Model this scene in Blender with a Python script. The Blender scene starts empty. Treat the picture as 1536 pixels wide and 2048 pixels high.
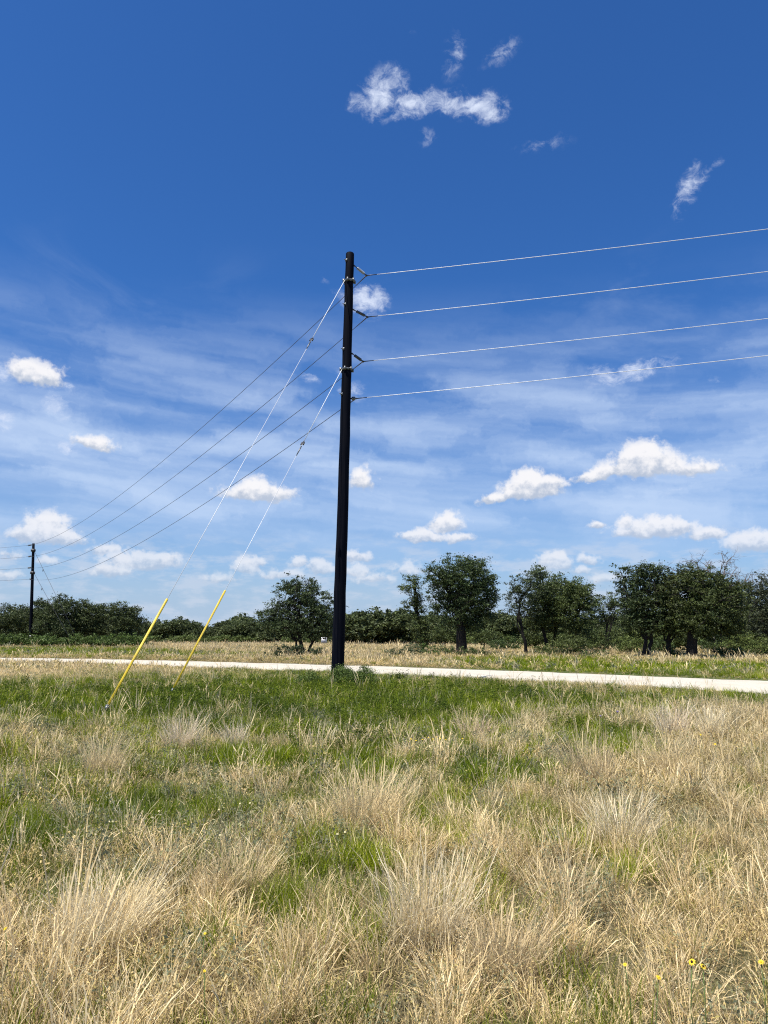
import bpy, math
import numpy as np
from mathutils import Vector
R = math.radians
# ------------------------------------------------------------------ camera, light, exposure
sc = bpy.context.scene
PITCH, CAM_H, FPX = R(9.44), 1.65, 1479.0
cd = bpy.data.cameras.new("camera"); cam = bpy.data.objects.new("camera", cd)
sc.collection.objects.link(cam); sc.camera = cam
cam.location = (0, 0, CAM_H); cam.rotation_euler = (R(90) + PITCH, 0, 0)
cd.sensor_fit = 'VERTICAL'; cd.sensor_height = 36; cd.sensor_width = 36
cd.lens = FPX / 2048 * 36; cd.clip_start = 0.05; cd.clip_end = 9000
SUN_EL, SUN_AZ = R(65), R(226)          # azimuth clockwise from +Y (the way the camera looks)
sd = Vector((math.sin(SUN_AZ) * math.cos(SUN_EL), math.cos(SUN_AZ) * math.cos(SUN_EL), math.sin(SUN_EL)))
sl = bpy.data.lights.new("sun", 'SUN'); sun = bpy.data.objects.new("sun", sl)
sc.collection.objects.link(sun); sl.energy = 5.0; sl.angle = R(0.53); sl.color = (1, 0.94, 0.83)
sun.rotation_euler = sd.to_track_quat('Z', 'Y').to_euler()
sc.view_settings.view_transform = 'Standard'; sc.view_settings.look = 'None'
sc.view_settings.exposure = 0.40; sc.view_settings.gamma = 1
c = sc.cycles
c.max_bounces = 4; c.diffuse_bounces = 2; c.glossy_bounces = 2; c.transmission_bounces = 2
c.transparent_max_bounces = 4; c.caustics_reflective = False; c.caustics_refractive = False
c.use_denoising = False; c.filter_width = 1.15; c.sample_clamp_indirect = 3

def ray(px, py):
    X = np.array([1., 0, 0]); U = np.array([0, -math.sin(PITCH), math.cos(PITCH)]); F = np.array([0, math.cos(PITCH), math.sin(PITCH)])
    return X * (px - 768) / FPX + U * (1024 - py) / FPX + F
def ground(px, py, z=0.0):              # a photo pixel -> the point of the ground it shows
    d = ray(px, py); return np.array([0, 0, CAM_H]) + d * ((z - CAM_H) / d[2])
def at(px, py, Y):                      # a photo pixel -> the point at depth Y
    d = ray(px, py); return np.array([0, 0, CAM_H]) + d * (Y / d[1])
def azel(px, py):
    d = ray(px, py); return math.atan2(d[0], d[1]), math.atan2(d[2], math.hypot(d[0], d[1]))
def proj(P):
    P = np.atleast_2d(P); x, y, z = P[:, 0], P[:, 1], P[:, 2] - CAM_H
    w = y * math.cos(PITCH) + z * math.sin(PITCH); u = -y * math.sin(PITCH) + z * math.cos(PITCH)
    w = np.maximum(w, 1e-3)
    return 768 + FPX * x / w, 1024 - FPX * u / w

# ------------------------------------------------------------------ node helpers
class NT:
    def __init__(s, nt): s.nt = nt; nt.nodes.clear()
    def n(s, t, **k):
        nd = s.nt.nodes.new(t)
        ins = k.pop('ins', {})
        for a, v in k.items(): setattr(nd, a, v)
        for a, v in ins.items(): s.put(nd.inputs[a], v)
        return nd
    def put(s, sock, v):
        if isinstance(v, bpy.types.NodeSocket): s.nt.links.new(v, sock)
        else: sock.default_value = v
    def m(s, op, *a, clamp=False):
        nd = s.nt.nodes.new('ShaderNodeMath'); nd.operation = op; nd.use_clamp = clamp
        for i, v in enumerate(a): s.put(nd.inputs[i], v)
        return nd.outputs[0]
    def v(s, op, *a):
        nd = s.nt.nodes.new('ShaderNodeVectorMath'); nd.operation = op
        for i, x in enumerate(a): s.put(nd.inputs[i], x)
        return nd.outputs['Value'] if op in ('LENGTH', 'DOT_PRODUCT') else nd.outputs[0]
    def mix(s, f, a, b, blend='MIX'):
        nd = s.nt.nodes.new('ShaderNodeMix'); nd.data_type = 'RGBA'; nd.blend_type = blend
        s.put(nd.inputs[0], f); s.put(nd.inputs[6], a); s.put(nd.inputs[7], b)
        return nd.outputs[2]
    def mixf(s, f, a, b):
        nd = s.nt.nodes.new('ShaderNodeMix'); nd.data_type = 'FLOAT'
        s.put(nd.inputs[0], f); s.put(nd.inputs[2], a); s.put(nd.inputs[3], b)
        return nd.outputs[0]
    def rng(s, val, a, b, c=0., d=1., smooth=True):
        nd = s.nt.nodes.new('ShaderNodeMapRange'); nd.interpolation_type = 'SMOOTHSTEP' if smooth else 'LINEAR'
        for i, x in enumerate((val, a, b, c, d)): s.put(nd.inputs[i], x)
        return nd.outputs[0]
    def noise(s, vec, scale, detail=4, rough=.55, dist=0., out=0):
        nd = s.nt.nodes.new('ShaderNodeTexNoise')
        if vec is not None: s.put(nd.inputs['Vector'], vec)
        nd.inputs['Scale'].default_value = scale; nd.inputs['Detail'].default_value = detail
        nd.inputs['Roughness'].default_value = rough; nd.inputs['Distortion'].default_value = dist
        return nd.outputs[out]

# ------------------------------------------------------------------ sky with clouds, laid out by azimuth and elevation
world = bpy.data.worlds.new("World"); sc.world = world; world.use_nodes = True
world.cycles.sampling_method = 'MANUAL'; world.cycles.sample_map_resolution = 256
w = NT(world.node_tree)
sky = w.n('ShaderNodeTexSky', sky_type='NISHITA', sun_disc=False, sun_elevation=SUN_EL, sun_rotation=SUN_AZ,
          air_density=1.0, dust_density=0.6, ozone_density=3.0, altitude=300)
tc = w.n('ShaderNodeTexCoord').outputs['Generated']
sp = w.n('ShaderNodeSeparateXYZ', ins={0: tc})
el = w.m('ARCSINE', sp.outputs[2]); az = w.m('ARCTAN2', sp.outputs[0], sp.outputs[1])
ae = w.n('ShaderNodeCombineXYZ', ins={0: az, 1: el}).outputs[0]
nA = w.noise(ae, 32, 6, .62, out=1)
warp = w.v('SUBTRACT', nA, (.5, .5, .5))
pw = w.v('ADD', ae, w.v('MULTIPLY', warp, (.030, .022, 0)))
nB = w.noise(ae, 75, 5, .6)
nW = w.noise(w.v('ADD', w.v('MULTIPLY', ae, (.8, 1.3, 1)), w.v('MULTIPLY', warp, (.02, .02, 0))), 46, 9, .70, .35)
pws = w.n('ShaderNodeSeparateXYZ', ins={0: pw})
def field(blobs, flat, prev=0.0):
    F = S = None
    for (px, py, rx, ry, wt, rot) in blobs:
        a, e = azel(px, py); sx, sy = rx / FPX * (1.2 if flat else 1.1), ry / FPX * (1.32 if flat else 1.1)
        # z carries the running value, scaled away: it only keeps the blobs evaluated one after another
        pv = w.n('ShaderNodeCombineXYZ', ins={0: pws.outputs[0], 1: pws.outputs[1], 2: F if F is not None else prev}).outputs[0]
        mp = w.n('ShaderNodeMapping', vector_type='TEXTURE', ins={'Vector': pv, 'Location': (a, e, 0), 'Rotation': (0, 0, R(rot)), 'Scale': (sx, sy, 1e5)})
        q = mp.outputs[0]
        if flat:
            q = w.v('MAXIMUM', q, w.v('MULTIPLY', q, (1, -1.9, 1)))
        f = w.m('MULTIPLY_ADD', w.v('LENGTH', q), -wt, wt)
        if flat:
            h = w.n('ShaderNodeSeparateXYZ', ins={0: mp.outputs[0]}).outputs[1]
            p_ = w.m('MAXIMUM', f, 0.0)
            if F is None: F, S, W_ = f, w.m('MULTIPLY', p_, h), p_
            else:
                S = w.m('MULTIPLY_ADD', p_, h, S); W_ = w.m('ADD', W_, p_); F = w.m('SMOOTH_MAX', F, f, .18)
        else:
            F = f if F is None else w.m('MAXIMUM', F, f)
    return F, (w.m('DIVIDE', S, w.m('ADD', W_, .02)) if flat else None)
# (x, y, half width, half height, density, turn) read off the photograph
CUM = [(70,752,52,30,1,0),(48,742,26,20,1,0),(96,764,28,18,.8,0),(188,888,44,18,.9,-8),
 (515,990,78,22,1,0),(512,982,36,26,1,0),(722,964,30,30,.8,0),
 (1295,935,82,30,1.1,0),(1285,917,50,32,1.1,0),(1200,950,60,16,1,6),(1385,942,54,16,.7,-4),
 (1062,983,68,28,1.1,0),(1060,965,36,24,1.1,0),(1000,998,44,12,.9,8),(1100,972,34,20,1,0),
 (894,1052,40,24,.95,0),(845,1074,56,16,.9,0),(918,1078,38,12,.8,0),(1193,1053,19,11,.8,0),
 (1310,1062,85,22,.95,0),(1330,1055,50,18,.9,0),(1248,1048,20,16,.7,0),(1412,1070,42,16,.85,0),(1508,1090,56,26,1,0),
 (1108,1128,36,24,1.05,0),(1180,1122,18,13,.7,0),(1158,1142,24,10,.75,0),(1215,1158,40,14,.6,0),
 (92,1064,46,36,1,0),(60,1076,42,16,.9,0),(130,1080,44,16,.95,0),(282,1126,82,22,.95,0),(215,1103,38,13,.8,0),(222,1145,44,16,.85,0),(315,1120,44,16,.9,0),
 (12,1150,26,15,.8,0),(97,1122,22,12,.6,0),(20,1112,24,12,.5,0),
 (492,1134,30,22,.95,0),(512,1124,20,14,.9,0),(598,1127,18,15,.9,0),(640,1136,32,18,.9,0),(714,1114,32,14,.8,0),(716,1144,34,18,.75,0),(560,1150,60,14,.6,0),
 (815,1140,36,20,.6,0),(745,1160,50,14,.5,0),(440,1160,50,14,.5,0),(140,1080,20,10,.6,0)]
THIN = [(765,188,70,44,1.05,20),(724,208,36,22,.8,0),(830,208,90,27,.98,6),(900,204,90,23,.92,0),(955,212,80,29,1.0,-6),(985,226,44,20,.8,0),(908,112,34,46,.46,-15),(1005,106,56,22,.52,22),
 (855,276,34,24,.36,0),(1085,290,70,18,.38,0),(818,70,22,8,.25,15),(1375,380,24,60,.8,-32),(1412,346,40,14,.6,30),
 (735,602,62,38,1.1,0),(690,590,44,16,.55,-6),(760,618,26,20,.6,0),(650,558,12,9,.3,0),(620,757,28,14,.55,0),(706,782,50,26,.6,0),(680,740,26,14,.35,0),
 (115,810,38,26,.75,-20),(140,778,20,15,.75,0),(8,838,30,24,.85,-30),(135,897,22,18,.85,0),(0,740,14,28,.8,0),
 (1265,742,105,24,.8,8),(1205,745,50,22,.7,0),(1432,762,26,13,.38,-25),(1350,980,44,16,.25,20),(1310,830,70,60,.2,-20),(1000,835,12,7,.35,0),(1120,860,40,12,.22,0)]
Fc, Sc = field(CUM, True); Ft, _ = field(THIN, False, Fc)
nbc = w.m('SUBTRACT', nB, .5)
ac = w.m('MULTIPLY', w.rng(w.m('MULTIPLY_ADD', nbc, 1.15, Fc), -.02, .38), w.rng(el, R(2.5), R(11), .5, 1))
wisp = w.m('SUBTRACT', nW, .5)
at_ = w.m('MULTIPLY', w.rng(w.m('MULTIPLY_ADD', wisp, 2.7, Ft), .05, 1.35), w.rng(Ft, 0., .4))
# streaky high cirrus and low milky band
st = w.noise(w.v('ADD', w.v('ADD', w.v('MULTIPLY', ae, (2.3, 10, 1)), w.n('ShaderNodeCombineXYZ', ins={1: w.m('MULTIPLY', az, .9)}).outputs[0]), w.v('MULTIPLY', warp, (.3, .10, 0))), 1.7, 6, .52, .25)
band = w.m('MULTIPLY', w.rng(el, R(4), R(10)), w.m('SUBTRACT', 1.0, w.rng(el, R(14), R(27))))
cir = w.m('MULTIPLY', w.m('MULTIPLY', w.rng(st, .33, .71), band), .80)
cir2 = w.m('MULTIPLY', w.rng(w.noise(w.v('MULTIPLY', ae, (1.2, 2.4, 1)), 3.4, 6, .6, .8), .5, .85), w.m('MULTIPLY', w.rng(el, R(8), R(14)), w.m('SUBTRACT', .30, w.rng(el, R(20), R(30), 0, .30))))
lowp = w.rng(w.m('MULTIPLY', w.noise(w.v('MULTIPLY', ae, (1, 3, 1)), 17, 5, .6), w.rng(el, R(12), R(5.5), .55, 1)), .43, .64, 0, .5)
low = w.m('MULTIPLY', lowp, w.rng(el, R(9), R(5.0)))
hz = w.m('MAXIMUM', w.rng(el, R(25), R(0), 0, .6), w.rng(el, R(11), R(.5), 0, .95))
base = w.n('ShaderNodeHueSaturation', ins={'Saturation': 1.13, 'Value': 1.0, 'Color': sky.outputs[0]}).outputs[0]
base = w.mix(1.0, base, (.052, .0935, .141, 1), 'MULTIPLY')
skyc = w.mix(w.m('MAXIMUM', hz, 0.), base, (.44, .57, .745, 1))
skyc = w.mix(w.m('MAXIMUM', cir, cir2, clamp=True), skyc, (.60, .74, .97, 1))
skyc = w.mix(low, skyc, (.66, .72, .84, 1))
skyc = w.mix(at_, skyc, (.72, .80, .98, 1))
shade = w.rng(w.m('MULTIPLY_ADD', nbc, 1.5, Sc), -.34, .36)
cc = w.mix(shade, (.50, .57, .70, 1), (.96, .95, .97, 1))
thick = w.rng(Fc, .0, .5, .55, .97)
skyc = w.mix(w.m('MULTIPLY', ac, thick), skyc, cc)
bg = w.n('ShaderNodeBackground', ins={'Color': skyc, 'Strength': 0.76})
w.n('ShaderNodeOutputWorld', ins={0: bg.outputs[0]})

# ------------------------------------------------------------------ object helpers
def tag(o, label=None, cat=None, group=None, kind=None):
    if label: o['label'] = label
    if cat: o['category'] = cat
    if group: o['group'] = group
    if kind: o['kind'] = kind
    return o
def thing(name, loc, label, cat, group=None):
    o = bpy.data.objects.new(name, None); sc.collection.objects.link(o)
    o.location = loc; o.empty_display_size = .2
    return tag(o, label, cat, group)
def mesh_data(name, V, Fq, mat, col=None, smooth=False):
    V = np.asarray(V, dtype=np.float32); Fq = [np.asarray(f, dtype=np.int32) for f in Fq if len(f)]
    me = bpy.data.meshes.new(name)
    me.vertices.add(len(V)); me.vertices.foreach_set('co', V.ravel())
    loops = np.concatenate([f.ravel() for f in Fq]); cnt = np.concatenate([np.full(len(f), f.shape[1], np.int32) for f in Fq])
    me.loops.add(len(loops)); me.loops.foreach_set('vertex_index', loops)
    me.polygons.add(len(cnt)); me.polygons.foreach_set('loop_start', np.concatenate([[0], np.cumsum(cnt)[:-1]]).astype(np.int32))
    me.update(calc_edges=True)
    if smooth: me.polygons.foreach_set('use_smooth', np.ones(len(cnt), bool))
    if col is not None:
        a = me.attributes.new('col', 'FLOAT_COLOR', 'POINT')
        cc_ = np.ones((len(V), 4), np.float32); cc_[:, :3] = col; a.data.foreach_set('color', cc_.ravel())
    me.materials.append(mat); me.validate(); return me
def obj(name, me, parent=None, coll=None):
    o = bpy.data.objects.new(name, me); (coll or sc.collection).objects.link(o)
    if parent is not None: o.parent = parent
    return o
class MB:                                # collects shapes into ONE mesh; world coordinates, moved to the root's origin on build
    def __init__(s): s.V = []; s.Q = []; s.T = []; s.n = 0
    def add(s, V, Q=(), T=()):
        V = np.asarray(V, float); s.V.append(V)
        if len(Q): s.Q.append(np.asarray(Q) + s.n)
        if len(T): s.T.append(np.asarray(T) + s.n)
        s.n += len(V); return s
    def tube(s, pts, rad, seg=8, cap=True):
        pts = np.asarray(pts, float); rad = np.broadcast_to(np.asarray(rad, float), (len(pts),))
        rings = []; up = None
        for i, p in enumerate(pts):
            t = pts[min(i + 1, len(pts) - 1)] - pts[max(i - 1, 0)]; t = t / (np.linalg.norm(t) + 1e-9)
            if up is None: up = np.array([0, 0, 1.]) if abs(t[2]) < .9 else np.array([0, 1., 0])
            a = np.cross(t, up); a /= np.linalg.norm(a) + 1e-9; b = np.cross(a, t); up = b
            th = np.arange(seg) * 2 * math.pi / seg
            rings.append(p + rad[i] * (np.cos(th)[:, None] * a + np.sin(th)[:, None] * b))
        V = np.concatenate(rings); k = np.arange(seg); k2 = (k + 1) % seg
        Q = np.concatenate([np.stack([i * seg + k, i * seg + k2, (i + 1) * seg + k2, (i + 1) * seg + k], 1) for i in range(len(pts) - 1)])
        T = []
        if cap:
            V = np.concatenate([V, pts[:1], pts[-1:]]); a0 = len(V) - 2; e0 = (len(pts) - 1) * seg
            T = np.concatenate([np.stack([k2, k, np.full(seg, a0)], 1), np.stack([e0 + k, e0 + k2, np.full(seg, a0 + 1)], 1)])
        return s.add(V, Q, T)
    def box(s, c0, size, rot=None):
        h = np.asarray(size) / 2; V = np.array([[x, y, z] for x in (-1, 1) for y in (-1, 1) for z in (-1, 1)]) * h
        if rot is not None: V = V @ np.asarray(rot).T
        return s.add(V + np.asarray(c0), [[0,1,3,2],[4,6,7,5],[0,4,5,1],[2,3,7,6],[0,2,6,4],[1,5,7,3]])
    def build(s, name, mat, parent=None, smooth=True, col=None):
        V = np.concatenate(s.V)
        if parent is not None:
            p = parent; off = np.zeros(3)
            while p is not None: off += np.array(p.location); p = p.parent
            V = V - off
        return obj(name, mesh_data(name, V, ([np.concatenate(s.Q)] if s.Q else []) + ([np.concatenate(s.T)] if s.T else []), mat, col, smooth), parent)

# ------------------------------------------------------------------ materials
def mat(name):
    m = bpy.data.materials.new(name); m.use_nodes = True; return m, NT(m.node_tree)
def finish(t, col, rough=.8, metal=0., bump=None, trans=None, spec=.3):
    p = t.n('ShaderNodeBsdfPrincipled', ins={'Base Color': col, 'Roughness': rough, 'Metallic': metal, 'Specular IOR Level': spec})
    if bump is not None: t.put(p.inputs['Normal'], bump)
    out = p.outputs[0]
    if trans:
        tr = t.n('ShaderNodeBsdfTranslucent', ins={'Color': col})
        mx = t.n('ShaderNodeMixShader', ins={0: trans, 1: out, 2: tr.outputs[0]}); out = mx.outputs[0]
    t.n('ShaderNodeOutputMaterial', ins={0: out})
def bump(t, h, strength, dist=.02):
    return t.n('ShaderNodeBump', ins={'Strength': strength, 'Distance': dist, 'Height': h}).outputs[0]
def plain(name, col, rough=.6, metal=0., var=.25, scale=20, spec=.3, bm=.25):
    m, t = mat(name); o = t.n('ShaderNodeTexCoord').outputs['Object']
    n = t.noise(o, scale, 5)
    cl = t.mix(t.rng(n, .3, .7), tuple(x * (1 - var) for x in col) + (1,), tuple(min(1, x * (1 + var)) for x in col) + (1,))
    finish(t, cl, rough, metal, bump(t, n, bm, .01) if bm else None, spec=spec); return m
def blade_mat(name, trans, rough=.75, spec=.06):
    m, t = mat(name)
    a = t.n('ShaderNodeAttribute', attribute_name='col').outputs['Color']
    b = t.n('ShaderNodeAttribute', attribute_name='tint', attribute_type='INSTANCER').outputs['Color']
    finish(t, t.mix(1.0, a, b, 'MULTIPLY'), rough, 0, trans=trans, spec=spec); return m
def leaf_mat(name, trans, rough=.55, spec=.3):
    m, t = mat(name)
    a = t.n('ShaderNodeAttribute', attribute_name='col').outputs['Color']
    finish(t, a, rough, 0, trans=trans, spec=spec); return m
M_blade = blade_mat('grass_blade', .30); M_leaf = leaf_mat('oak_leaf', .18); M_clump = leaf_mat('clump_blade', .28, .75, .06)
M_bark = plain('bark', (.018, .015, .013), .9, 0, .4, 9)
M_dead = plain('dead_wood', (.17, .15, .14), .9, 0, .3, 9)
M_alu = plain('aluminium_strand', (.70, .71, .72), .5, .35, .04, 60, .5, 0)
M_galv = plain('galvanised_steel', (.17, .18, .19), .45, .7, .15, 60, .5)
M_fib = plain('pale_fibreglass', (.86, .88, .86), .35, 0, .04, 30, .5, 0)
M_hw = plain('dark_hardware_unlit_wire', (.08, .08, .085), .5, .6, .3, 60, .5)
M_poly = plain('grey_polymer', (.10, .105, .11), .5, 0, .1, 60)
M_glaze = plain('pale_glaze', (.42, .45, .48), .25, 0, .1, 60, .6)
M_yel = plain('yellow_plastic', (.74, .54, .04), .45, 0, .22, 2.5, .5, 0)
M_white = plain('white_board', (.75, .75, .76), .6, 0, .04, 6)
M_red = plain('faded_red_paint', (.45, .12, .14), .7, 0, .1, 9)
M_ink = plain('dark_lettering', (.12, .12, .15), .7, 0, .1, 9)
M_post = plain('steel_post', (.12, .13, .11), .6, .3, .2, 9)
# creosoted pole: black with brown streaks and long checks
M_pole, t = mat('creosoted_wood'); o = t.n('ShaderNodeTexCoord').outputs['Object']
g1 = t.noise(t.v('MULTIPLY', o, (26, 26, .7)), 1, 6, .6); g2 = t.noise(t.v('MULTIPLY', o, (2.2, 2.2, .5)), 1, 4, .6)
cl = t.mix(t.rng(g1, .42, .75), (.0018, .0028, .0070, 1), (.010, .010, .015, 1))
cl = t.mix(t.rng(g2, .55, .8, 0, .6), cl, (.020, .013, .010, 1))
finish(t, cl, t.rng(g1, .3, .8, .6, .85), 0, bump(t, g1, .7, .008), spec=.05)

# ------------------------------------------------------------------ where what grows (patches of the real ground)
def P2(L): return np.array([ground(a, b)[:2] for a, b in L])
far_px = [(-420,1311.5),(-200,1313),(0,1316),(200,1318.5),(400,1323),(768,1333),(1000,1341),(1250,1350.5),(1536,1362),(1900,1378),(2400,1402)]
FE = P2(far_px); FE = FE[np.argsort(FE[:, 0])]
ROAD_W = 6.0
def far_y(x): return np.interp(x, FE[:, 0], FE[:, 1])
tg = np.gradient(FE, axis=0); tg /= np.linalg.norm(tg, axis=1)[:, None]
NE = FE + np.stack([tg[:, 1], -tg[:, 0]], 1) * ROAD_W
def near_y(x): return np.interp(x, NE[:, 0], NE[:, 1])
def vnoise(x, y, s, seed):               # smooth value noise
    r = np.random.default_rng(seed); G = r.random((256, 256)); X = x / s + 100.3; Y = y / s + 77.7
    i = np.floor(X).astype(int); j = np.floor(Y).astype(int); u = X - i; v = Y - j
    u = u * u * (3 - 2 * u); v = v * v * (3 - 2 * v); g = lambda a, b: G[a % 256, b % 256]
    return (g(i, j) * (1 - u) + g(i + 1, j) * u) * (1 - v) + (g(i, j + 1) * (1 - u) + g(i + 1, j + 1) * u) * v
def patch(x, y, L, edge=.35):
    px, py = proj(np.stack([x, y, np.full_like(x, .16)], 1)); o_ = np.zeros_like(x)
    px = px + (vnoise(x, y, .7, 5) - .5) * 90; py = py + (vnoise(x, y, .6, 6) - .5) * np.clip((py - 1268) * .22, 0, 60)
    for (cx, cy, rx, ry, wt) in L:
        d = ((px - cx) / rx) ** 2 + ((py - cy) / ry) ** 2
        o_ = np.maximum(o_, wt * np.clip((1.15 - d) / edge, 0, 1))
    return o_
WEED = [(150,1395,240,26,.6),(600,1392,400,36,1),(310,1395,180,32,1),(880,1385,200,26,.9),(1050,1398,200,14,.55),(60,1382,130,16,.7),(640,1440,330,24,.55),(820,1460,90,26,.5),(1200,1450,90,16,.6),
        (700,1358,90,8,1)]
GREEN = [(110,1400,330,50,.85),(250,1640,300,34,.4),(600,1395,520,66,.85),(400,1550,540,60,.58),(1050,1600,160,30,.25),(1350,1700,120,24,.2),(650,1730,190,50,.5),(60,1500,160,30,.4),(700,1585,160,26,.4),(250,1480,260,24,.45),(1250,1440,240,26,.35),(620,1505,190,30,1),(330,1602,200,46,1),(40,1630,130,48,1),(1030,1520,140,30,1),(1220,1468,110,26,.85),(880,1450,160,26,.8),
         (120,1720,170,44,.85),(560,1770,60,70,.8),(660,1700,120,40,.6),(450,2080,190,46,.95),(990,2060,130,60,.5),(1100,1960,120,50,.45),(1400,1395,200,10,.55),(60,1385,200,20,.8),
         (900,1375,330,16,.75),(1330,1332,340,13,1),(1060,1319,200,8,.95),(960,1331,160,5,.7),(1300,1388,420,15,.85),(1000,1420,420,22,.5),(300,1440,300,20,.4),(1100,1324,170,6,.8),(120,1302,260,9,1),(360,1307,190,5,.9),(1450,1345,160,12,.8),(1200,1650,60,30,.3),(840,1600,80,40,.45),(330,1700,90,30,.5),
         (380,1860,100,40,.4),(1480,1560,60,30,.4),(250,2000,120,40,.3)]
SAGE = [(400,1520,110,18,.7),(700,1440,200,14,.35),(1120,1500,90,20,.8),(60,1590,150,40,1),(560,1610,200,30,.7),(300,1660,200,30,.6),(1050,1700,120,20,.4),(600,1950,120,30,.5),(200,1880,100,24,.4),(200,1510,200,24,.5),(430,1560,110,24,.6),(720,1690,80,30,.7),(1310,1600,130,28,.75),(380,1700,180,30,.7),(880,1490,130,14,.7),(520,1660,170,26,.5),(240,1490,120,24,.7),(1430,1960,130,90,.75),
        (1180,1800,110,40,.4),(1000,1870,120,40,.35),(120,1990,140,60,.5),(420,1960,130,50,.45),(780,2010,120,50,.35),(60,1450,130,20,.6),(1000,1440,80,14,.6)]
BEIGE = [(640,1300,330,16,1),(520,1292,420,8,1),(700,1318,600,7,.8),(1250,1350,300,4,.6),(100,1312,400,5,.7)]

# ------------------------------------------------------------------ ground and road
def height(x, y): return .05 * (vnoise(x, y, 2.3, 11) - .5) + .025 * (vnoise(x, y, .6, 12) - .5)
def sheet(name, xs, ys, mt, kind='structure'):
    X, Y = np.meshgrid(xs, ys); x = X.ravel(); y = Y.ravel(); fade = np.clip((120 - np.hypot(x, y)) / 60, 0, 1)
    on = np.clip(np.minimum(far_y(x) + .8 - y, y - near_y(x) + .8) / .6, 0, 1)
    z = height(x, y) * fade * (1 - on) - .02 * on
    V = np.stack([x, y, z], 1); n = len(xs); i, j = np.meshgrid(np.arange(n - 1), np.arange(len(ys) - 1)); k = (j * n + i).ravel()
    g = patch(x, y, WEED + GREEN) * (np.hypot(x, y) < 200); b = patch(x, y, BEIGE) * (y > 30)
    cl_ = np.stack([g, b, np.zeros_like(g)], 1)
    o_ = obj(name, mesh_data(name, V, [np.stack([k, k + 1, k + 1 + n, k + n], 1)], mt, cl_, True)); tag(o_, kind=kind); return o_
M_gr, t = mat('dry_prairie_soil'); o = t.n('ShaderNodeTexCoord').outputs['Object']
a = t.n('ShaderNodeAttribute', attribute_name='col').outputs['Color']; s3 = t.n('ShaderNodeSeparateColor', ins={0: a})
n1 = t.noise(o, 1.3, 8, .65); n2 = t.noise(o, 26, 6, .7); n3 = t.noise(o, .12, 5, .6)
dry = t.mix(t.rng(n2, .35, .65), (.075, .058, .035, 1), (.24, .19, .11, 1))
dry = t.mix(t.rng(n1, .45, .7, 0, .5), dry, (.09, .085, .04, 1))
grn = t.mix(t.rng(n2, .35, .65), (.045, .065, .018, 1), (.12, .15, .045, 1))
far_ = t.mix(t.rng(n3, .4, .6, 0, .6), dry, grn)
cl = t.mix(s3.outputs[0], far_, grn); cl = t.mix(s3.outputs[1], cl, dry)
finish(t, cl, .95, 0, bump(t, n2, .8, .04), spec=.1)
xs = np.concatenate([[-3000,-1200,-600,-300,-160], np.arange(-100, 100.1, 1.0), [160,300,600,1200,3000]])
ys = np.concatenate([[-400,-60,-10], np.arange(0, 110.1, .75), [125,150,200,300,600,1200,3500]])
sheet('ground', xs, ys, M_gr)
M_rd, t = mat('crushed_limestone'); o = t.n('ShaderNodeTexCoord').outputs['Object']
n1 = t.noise(o, 14, 8, .7); n2 = t.noise(o, .7, 5, .6)
cl = t.mix(t.rng(n1, .3, .65), (.46, .42, .34, 1), (.64, .59, .49, 1)); cl = t.mix(t.rng(n2, .45, .7, 0, .6), cl, (.48, .42, .32, 1))
finish(t, cl, .95, 0, bump(t, n1, .6, .03), spec=.1)
xr = np.linspace(-60, 45, 420); rows = []
rr = np.random.default_rng(3)
jit0 = (vnoise(xr, xr * 0, .9, 21) - .5) * .7; jit1 = (vnoise(xr, xr * 0 + 9, .8, 22) - .5) * .9
for k, s in enumerate(np.linspace(0, 1, 9)):
    y = near_y(xr) * (1 - s) + far_y(xr) * s + jit1 * (1 - s) + jit0 * s
    z = .055 * min(1, 4 * min(s, 1 - s)) + (vnoise(xr, y, .8, 23) - .5) * .02 * (0 < k < 8) + (-.03 if k in (0, 8) else 0)
    rows.append(np.stack([xr, y, np.broadcast_to(z, xr.shape) + .0], 1))
V = np.concatenate(rows); n = len(xr); i, j = np.meshgrid(np.arange(n - 1), np.arange(8)); k = (j * n + i).ravel()
V[:, 2] += .012
tag(obj('road', mesh_data('road', V, [np.stack([k, k + 1, k + 1 + n, k + n], 1)], M_rd, None, True)), kind='structure')

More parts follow.
